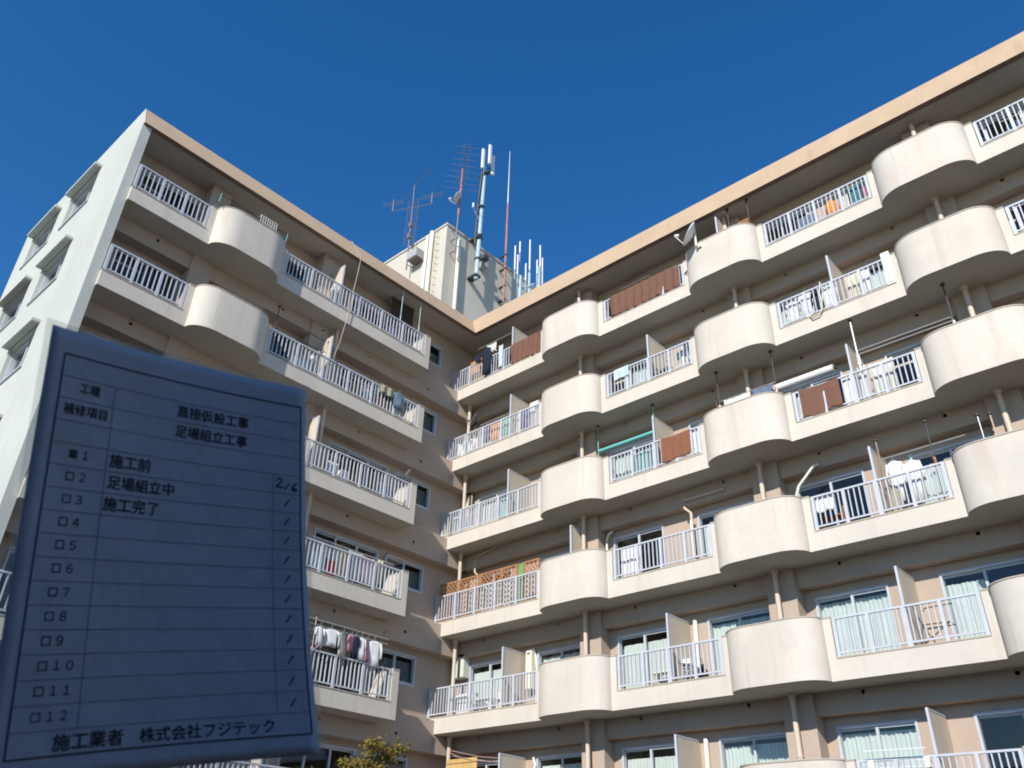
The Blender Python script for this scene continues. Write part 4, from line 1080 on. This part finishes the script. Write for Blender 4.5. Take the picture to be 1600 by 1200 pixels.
# third balcony of the left wing
cloth('sheet', 'pale blue sheet behind the railing just right of the card, third left balcony', 'sheet', 'L', -5.25, -4.85, 11.4, 11.95, -0.25, pale_b, LG, 3)
boxy('water_tank_box', 'white box beside the pale blue sheet on the third left balcony', 'box', 'L', -4.72, -4.45, 11.15, 11.85, -0.25, 0.25, whitem)
cloth('sheet', 'grey blue curtain cloth in the middle of the third left balcony', 'sheet', 'L', -3.2, -2.75, 11.4, 12.12, -0.5, blueg, LG, 4)
# fourth balcony of the left wing
cloth('sheet', 'pale grey sheet just right of the card on the fourth left balcony', 'sheet', 'L', -5.38, -4.95, 8.75, 9.25, -0.15, pale_b, LG, 3)
cloth('cushion_cover', 'bright red cloth bundled behind the railing, left wing', 'cloth', 'L', -4.82, -4.47, 8.6, 9.15, -0.2, red_c, LG, 2, 0.05, bulge=0.1)
cloth('towel', 'narrow orange towel left of the grey striped sheet', 'towel', 'L', -4.44, -4.26, 8.85, 9.5, -0.12, cm('apricot', (0.72, 0.45, 0.25)), LG, 1)
cloth('sheet', 'grey striped sheet between orange towel and pink sheet', 'sheet', 'L', -4.20, -3.70, 8.78, 9.55, -0.11, grey_c, LG, 7, 0.02)
cloth('sheet', 'pale pink sheet right of the grey striped sheet', 'sheet', 'L', -3.68, -3.26, 8.80, 9.52, -0.11, pink_c, LG, 3, 0.015)
cloth('towel', 'cream and apricot towel right of the pale pink sheet', 'towel', 'L', -3.16, -2.96, 8.9, 9.58, -0.11, yellow_c, LG, 2)
pole_h('laundry pole along the fourth left balcony with sheets', 'L', -5.4, -2.6, -0.12, 9.57, alum)
# fifth balcony of the left wing: shirts on a pole
pole_h('upper laundry pole full of shirts on the fifth left balcony', 'L', -5.2, -2.55, -0.02, 7.44, alum)
pole_h('second laundry pole just behind the shirts on the fifth left balcony', 'L', -5.2, -2.35, -0.30, 7.40, alum)
for u, m_, wd, ln, lb in ((-4.82, white_c, 0.24, 0.5, 'narrow white shirt, leftmost on the fifth left balcony'), (-4.48, white_c, 0.40, 0.42, 'short white shirt left of the cream shirt, fifth left balcony'), (-4.08, offw, 0.34, 0.64, 'long cream shirt between white and pink shirts'),
                          (-3.80, cm('bright_pink', (0.72, 0.33, 0.42)), 0.30, 0.42, 'wider pink shirt right of the long cream shirt'), (-3.66, navy, 0.2, 0.56, 'navy shirt between the pink and narrow white shirts'), (-3.48, white_c, 0.24, 0.58, 'narrow white shirt right of the navy shirt'),
                          (-3.27, cm('bright_pink', (0.72, 0.33, 0.42)), 0.24, 0.55, 'pink shirt just left of the long white shirt'), (-3.04, white_c, 0.42, 0.66, 'long sleeved white shirt, rightmost on the fifth left balcony')):
    shirt(lb, 'L', u, 7.29, wd, ln, -0.02, m_, LG, 0.42 if ln < 0.6 else 0.6, yaw=rng.uniform(-0.5, 0.5))
pole_v('rusty pole hanger at the left end of the shirts, beside the card', 'L', -4.93, -0.1, 5.6, 7.58, pinkm, True)
pole_v('dark pole hanger at the right end of the shirts', 'L', -2.7, -0.1, 5.6, 7.66, dark, True)

# ------------------------------------------------------------------ tree below the left wing
def tree(x, y, h, label, cr, seed, cols):
    r_ = random.Random(seed)
    t = thing('garden_tree', label, 'tree'); t.location = (x, y, 0)
    mb = MB(); mb.tube([(0, 0, 0), (0.05, 0.03, h * .35), (0.0, 0.05, h * .6), (0.03, 0, h * .9)], [0.09, 0.07, 0.05, 0.012], 8)
    tips = []
    for i in range(14):
        a = r_.uniform(0, 6.28); z = h * r_.uniform(.4, .8); L = cr * r_.uniform(.5, 1)
        e = (math.cos(a) * L, math.sin(a) * L, min(h, z + h * r_.uniform(.08, .22)))
        mb.tube([(0.02, 0.03, z), (e[0] * .5, e[1] * .5, (z + e[2]) / 2 + .03), e], [0.03, 0.018, 0.006], 5); tips.append(e)
    for i in range(5): tips.append((r_.uniform(-.3, .3) * cr, r_.uniform(-.3, .3) * cr, h * r_.uniform(.85, 1.0)))
    mb.build('trunk', paint('bark', (0.13, 0.09, 0.06), 0.9), t)
    for ci, colr in enumerate(cols):
        mb = MB()
        for e in tips:
            for j in range(170 // len(cols)):
                p = Vector(e) + Vector((r_.gauss(0, .19 * cr), r_.gauss(0, .19 * cr), r_.gauss(-.03, .12 * cr)))
                v = Vector((r_.uniform(-1, 1), r_.uniform(-1, 1), r_.uniform(-.8, .5))).normalized() * r_.choice((r_.uniform(.02, .035), r_.uniform(.04, .07)))
                q = v.cross(Vector((r_.uniform(-1, 1), r_.uniform(-1, 1), r_.uniform(-1, 1)))).normalized() * v.length * .45
                mb.quad(p - v, p + q, p + v, p - q)
        mb.build('crown', cloth_mat('leaf%d' % ci, colr, 0.35), t, recalc=False)
tree(4.15, -6.0, 4.05, 'young tree with yellowing leaves in front of the left wing', 0.55, 5, [(0.30, 0.21, 0.05), (0.17, 0.18, 0.06), (0.36, 0.25, 0.06)])
tree(2.1, -6.4, 3.6, 'low pale green shrub just right of the bottom edge of the card', 0.7, 8, [(0.22, 0.26, 0.13), (0.30, 0.31, 0.18)])

# ------------------------------------------------------------------ behind the photographer: unseen block added to shade the card, houses added to cut low sky
t = thing('shade_block', 'added brown walled shade block with a big sliding door, behind and right of the photographer', 'shade_block'); t.location = (19.5, -23.0, 0)
blockm = mat('shade_block_wall', (0.40, 0.31, 0.26), 0.7, 0.12, 1.0, 0.3, (0.26, 0.19, 0.15))
mb = MB(); mb.prism([(-9, -8), (12, -8), (12, 14), (4.6, 14), (4.6, 1.2), (-9, 1.2)], 0, 5.7); mb.build('wall', blockm, t)
mb = MB(); mb.prism([(-9.3, -8.3), (12.3, -8.3), (12.3, 14.3), (4.3, 14.3), (4.3, 1.5), (-9.3, 1.5)], 5.705, 5.9); mb.build('roof', blockm, t)
mb = MB(); mb.box(-3, 1, 1.202, 1.26, 0.02, 3.2)
o = mb.build('door', paint('shade_block_door', (0.12, 0.13, 0.14), 0.5), t)
mb = MB(); mb.box(0.7, 0.8, 1.262, 1.32, 1.0, 1.2); mb.build('handle', dark, o)
hw_ = mat('added_house_wall', (0.36, 0.33, 0.29), 0.8, 0.1, 0.5); hr_ = mat('added_house_roof', (0.10, 0.10, 0.11), 0.8, 0.15, 2.0)
for i, (x, y, w_, dp, h, lb) in enumerate(((-32, -62, 20, 10, 8.5, 'added low building far behind the photographer, leftmost'), (-6, -60, 18, 10, 9, 'added low building far behind the photographer, second'), (18, -62, 20, 10, 8, 'added low building far behind the photographer, straight behind'),
                                           (44, -60, 22, 10, 9.5, 'added low building far behind the photographer, fourth'), (68, -40, 12, 26, 9, 'added low building beside the yard, nearest the right wing'), (68, -8, 12, 24, 9, 'added low building beside the yard, beyond the right wing'), (-50, -34, 12, 30, 9, 'added low building beside the yard, on the left'))):
    t = thing('added_house', lb, 'added_house', 'added low houses around the yard'); t.location = (x, y, 0)
    mb = MB(); mb.box(-w_ / 2, w_ / 2, -dp / 2, dp / 2, 0, h - 2); mb.build('wall', hw_, t)
    mb = MB(); a, b, c = w_ / 2 + 0.5, dp / 2 + 0.5, h - 1.98
    if w_ > dp: mb.add([(-a, -b, c), (a, -b, c), (a, b, c), (-a, b, c), (-a, 0, h), (a, 0, h)], [(0, 1, 5, 4), (3, 4, 5, 2), (0, 4, 3), (1, 2, 5), (0, 3, 2, 1)])
    else: mb.add([(-a, -b, c), (a, -b, c), (a, b, c), (-a, b, c), (0, -b, h), (0, b, h)], [(0, 3, 5, 4), (1, 4, 5, 2), (0, 4, 1), (3, 2, 5), (0, 1, 2, 3)])
    mb.build('roof', hr_, t)
    for q in range(int(w_ // 4)):
        mb = MB(); xx = -w_ / 2 + 1.2 + q * 4; mb.box(xx, xx + 1.7, dp / 2 + 0.002, dp / 2 + 0.06, h - 4.6, h - 3.2); mb.build('window', M['dkscreen'], t)

# ------------------------------------------------------------------ the laminated work card held up in front of the camera
CP = [-1.3505383, 0.652521, 3.211383, -0.2360825, -1.0518148, 0.1522829, 0.078686, -0.1126025, -0.1208134, -0.1803463, -0.0218359, 0.2074627, 0.8833807]
CR = Matrix(((0.4888706, -0.0115653, -0.8722797), (0.2363030, 0.9642844, 0.1196513), (0.8397419, -0.2646163, 0.4741432)))
CW = 0.193
def S(a, b, off=0.0):
    bb = b / 17.0
    w_ = CP[7] * max(0.0, bb - 0.3) ** 2 * a + CP[8] * a * bb + CP[9] * a * a + CP[10] * bb * bb
    v = CR @ Vector((a - 0.5, CP[6] * (bb - 0.5) * 17.0, w_ - off / CW)) + Vector((CP[0], CP[1], CP[2]))
    return (CM.transposed() @ v) * CW + CAMPOS
t = thing('work_card', 'laminated white work record card with a ruled Japanese form held up at the lower left', 'sign')
t.location = S(0.5, 18.2)
IT = Matrix.Translation(-Vector(t.location))
def sheet(name, a0, a1, b0, b1, o0, o1, m, nx=28, nb=40):
    mb = MB(); vs = []
    for off in (o0, o1):
        for j in range(nb + 1):
            for i in range(nx + 1): vs.append(IT @ S(a0 + (a1 - a0) * i / nx, b0 + (b1 - b0) * j / nb, off))
    n1 = nx + 1; N = n1 * (nb + 1); fs = []
    for j in range(nb):
        for i in range(nx):
            q = (j * n1 + i, j * n1 + i + 1, (j + 1) * n1 + i + 1, (j + 1) * n1 + i)
            fs += [q, tuple(N + k for k in q[::-1])]
    bd = list(range(n1)) + [j * n1 + nx for j in range(1, nb + 1)] + [nb * n1 + i for i in range(nx - 1, -1, -1)] + [j * n1 for j in range(nb - 1, 0, -1)]
    for i in range(len(bd)):
        a, b = bd[i], bd[(i + 1) % len(bd)]; fs.append((a, N + a, N + b, b))
    mb.add(vs, fs)
    return mb.build(name, m, t, smooth=True)
paper = mat('card_paper', (0.80, 0.735, 0.74), 0.45, 0.04, 9, spec=0.2, bump=0.25, bscale=14)
film = D.materials.new('laminate_film'); film.use_nodes = True
fn, fl = film.node_tree.nodes, film.node_tree.links
fn.remove(fn['Principled BSDF'])
ft = fn.new('ShaderNodeBsdfTransparent'); ft.inputs[0].default_value = (0.94, 0.95, 0.94, 1)
fg = fn.new('ShaderNodeBsdfTranslucent'); fg.inputs[0].default_value = (0.8, 0.82, 0.8, 1)
fm = fn.new('ShaderNodeMixShader'); fm.inputs[0].default_value = 0.12
fl.new(ft.outputs[0], fm.inputs[1]); fl.new(fg.outputs[0], fm.inputs[2]); fl.new(fm.outputs[0], fn['Material Output'].inputs['Surface'])
sheet('paper', -0.060, 1.022, -1.12, 17.95, 0.0, -0.0006, paper)
sheet('laminate_film', -0.083, 1.044, -1.363, 18.2, -0.0007, -0.0009, film)
ink = paint('ink', (0.07, 0.06, 0.08), 0.5); pen = paint('pen_ink', (0.05, 0.05, 0.08), 0.5); rule = paint('rule_ink', (0.32, 0.30, 0.33), 0.5)
def lines(name, segs, m):
    mb = MB()
    for (a0, b0, a1, b1, th) in segs:
        n = 16
        da, db = (a1 - a0), (b1 - b0) * CP[6]
        L = math.hypot(da, db); na, nb = -db / L * th / 2, da / L * th / 2 / CP[6]
        for i in range(n):
            s, e = i / n, (i + 1) / n
            A, Bq = (a0 + (a1 - a0) * s, b0 + (b1 - b0) * s), (a0 + (a1 - a0) * e, b0 + (b1 - b0) * e)
            mb.quad(*[IT @ S(p[0] + k * na, p[1] + k * nb, 0.00025) for p, k in ((A, 1), (A, -1), (Bq, -1), (Bq, 1))])
    return mb.build(name, m, t, recalc=False)
C1, C2 = CP[11], CP[12]
lines('frame_lines', [(0, 0, 1, 0, .006), (0, 17, 1, 17, .006), (0, 0, 0, 17, .006), (1, 0, 1, 17, .006)], ink)
lines('ruled_lines', [(0, i, 1, i, .0028) for i in range(1, 17)] + [(C1, 1, C1, 16, .0028), (C2, 4, C2, 16, .0028)], rule)
def text(name, items, m, bold=0.018):
    groups = {}
    for s, a, b, em, *key in items: groups.setdefault(key[0] if key else (s, b), []).append((s, a, b, em))
    for its in groups.values():
        mb = MB()
        for s, a, b, em in its:          # a, b: centre of the first glyph
            cu = D.curves.new('txt', 'FONT'); cu.body = s; cu.size = em; cu.offset = 0.0; cu.resolution_u = 4
            ob = D.objects.new('txt', cu); COL.objects.link(ob)
            bpy.context.view_layer.update()
            me = D.meshes.new_from_object(ob.evaluated_get(bpy.context.evaluated_depsgraph_get()))
            bm = bmesh.new(); bm.from_mesh(me); bmesh.ops.triangulate(bm, faces=bm.faces)
            bm.verts.index_update()
            for ci, (sx_, sy_) in enumerate(((0, 0), (1, 0), (0, 1), (-1, 0), (0, -1)) if len(bm.verts) else ()):
                mb.add([IT @ S(a - em * 0.5 + v.co.x + sx_ * bold * em, b - (v.co.y - 0.37 * em + sy_ * bold * em) / CP[6], 0.00025 + 0.00002 * ci) for v in bm.verts], [tuple(v.index for v in f.verts) for f in bm.faces])
            bm.free(); D.meshes.remove(me); D.objects.remove(ob); D.curves.remove(cu)
        mb.build(name, m, t, recalc=False)
p5 = 0.0525
text('lettering', [('工種', .092, 1.40, .040), ('補修項目', .045, 2.45, .0425), ('直接仮設工事', .487, 1.47, .0515), ('足場組立工事', .486, 2.49, .0512),
                   ('施工前', .245, 4.47, .054), ('足場組立中', .245, 5.48, p5), ('施工完了', .239, 6.48, .054), ('施工業者', .163, 16.5, .056), ('株式会社フジテック', .434, 16.52, .052)], ink, 0.02)
text('row_number', [('□' if i > 1 else '■', .086 - .0008 * i, 3.45 + i, .040, i) for i in range(1, 13)] +
     [(ch, .129 - .0008 * i + .042 * j, 3.45 + i, .040, i) for i in range(1, 13) for j, ch in enumerate(chr(0xFF10 + int(c)) for c in str(i))], ink, 0.008)
hand = [(.953, b - .19, .931, b + .21, .006) for b in [5.5 + i for i in range(11)]]
hand += [(.898, 4.33, .905, 4.2, .007), (.905, 4.2, .918, 4.22, .007), (.918, 4.22, .92, 4.36, .007), (.92, 4.36, .895, 4.68, .007), (.895, 4.68, .93, 4.66, .007), (.953, 4.42, .932, 4.78, .006),
         (.985, 4.38, .966, 4.58, .007), (.966, 4.58, .964, 4.78, .007), (.964, 4.78, .978, 4.84, .007), (.978, 4.84, .985, 4.72, .007), (.985, 4.72, .968, 4.68, .007)]
lines('handwriting', hand, pen)
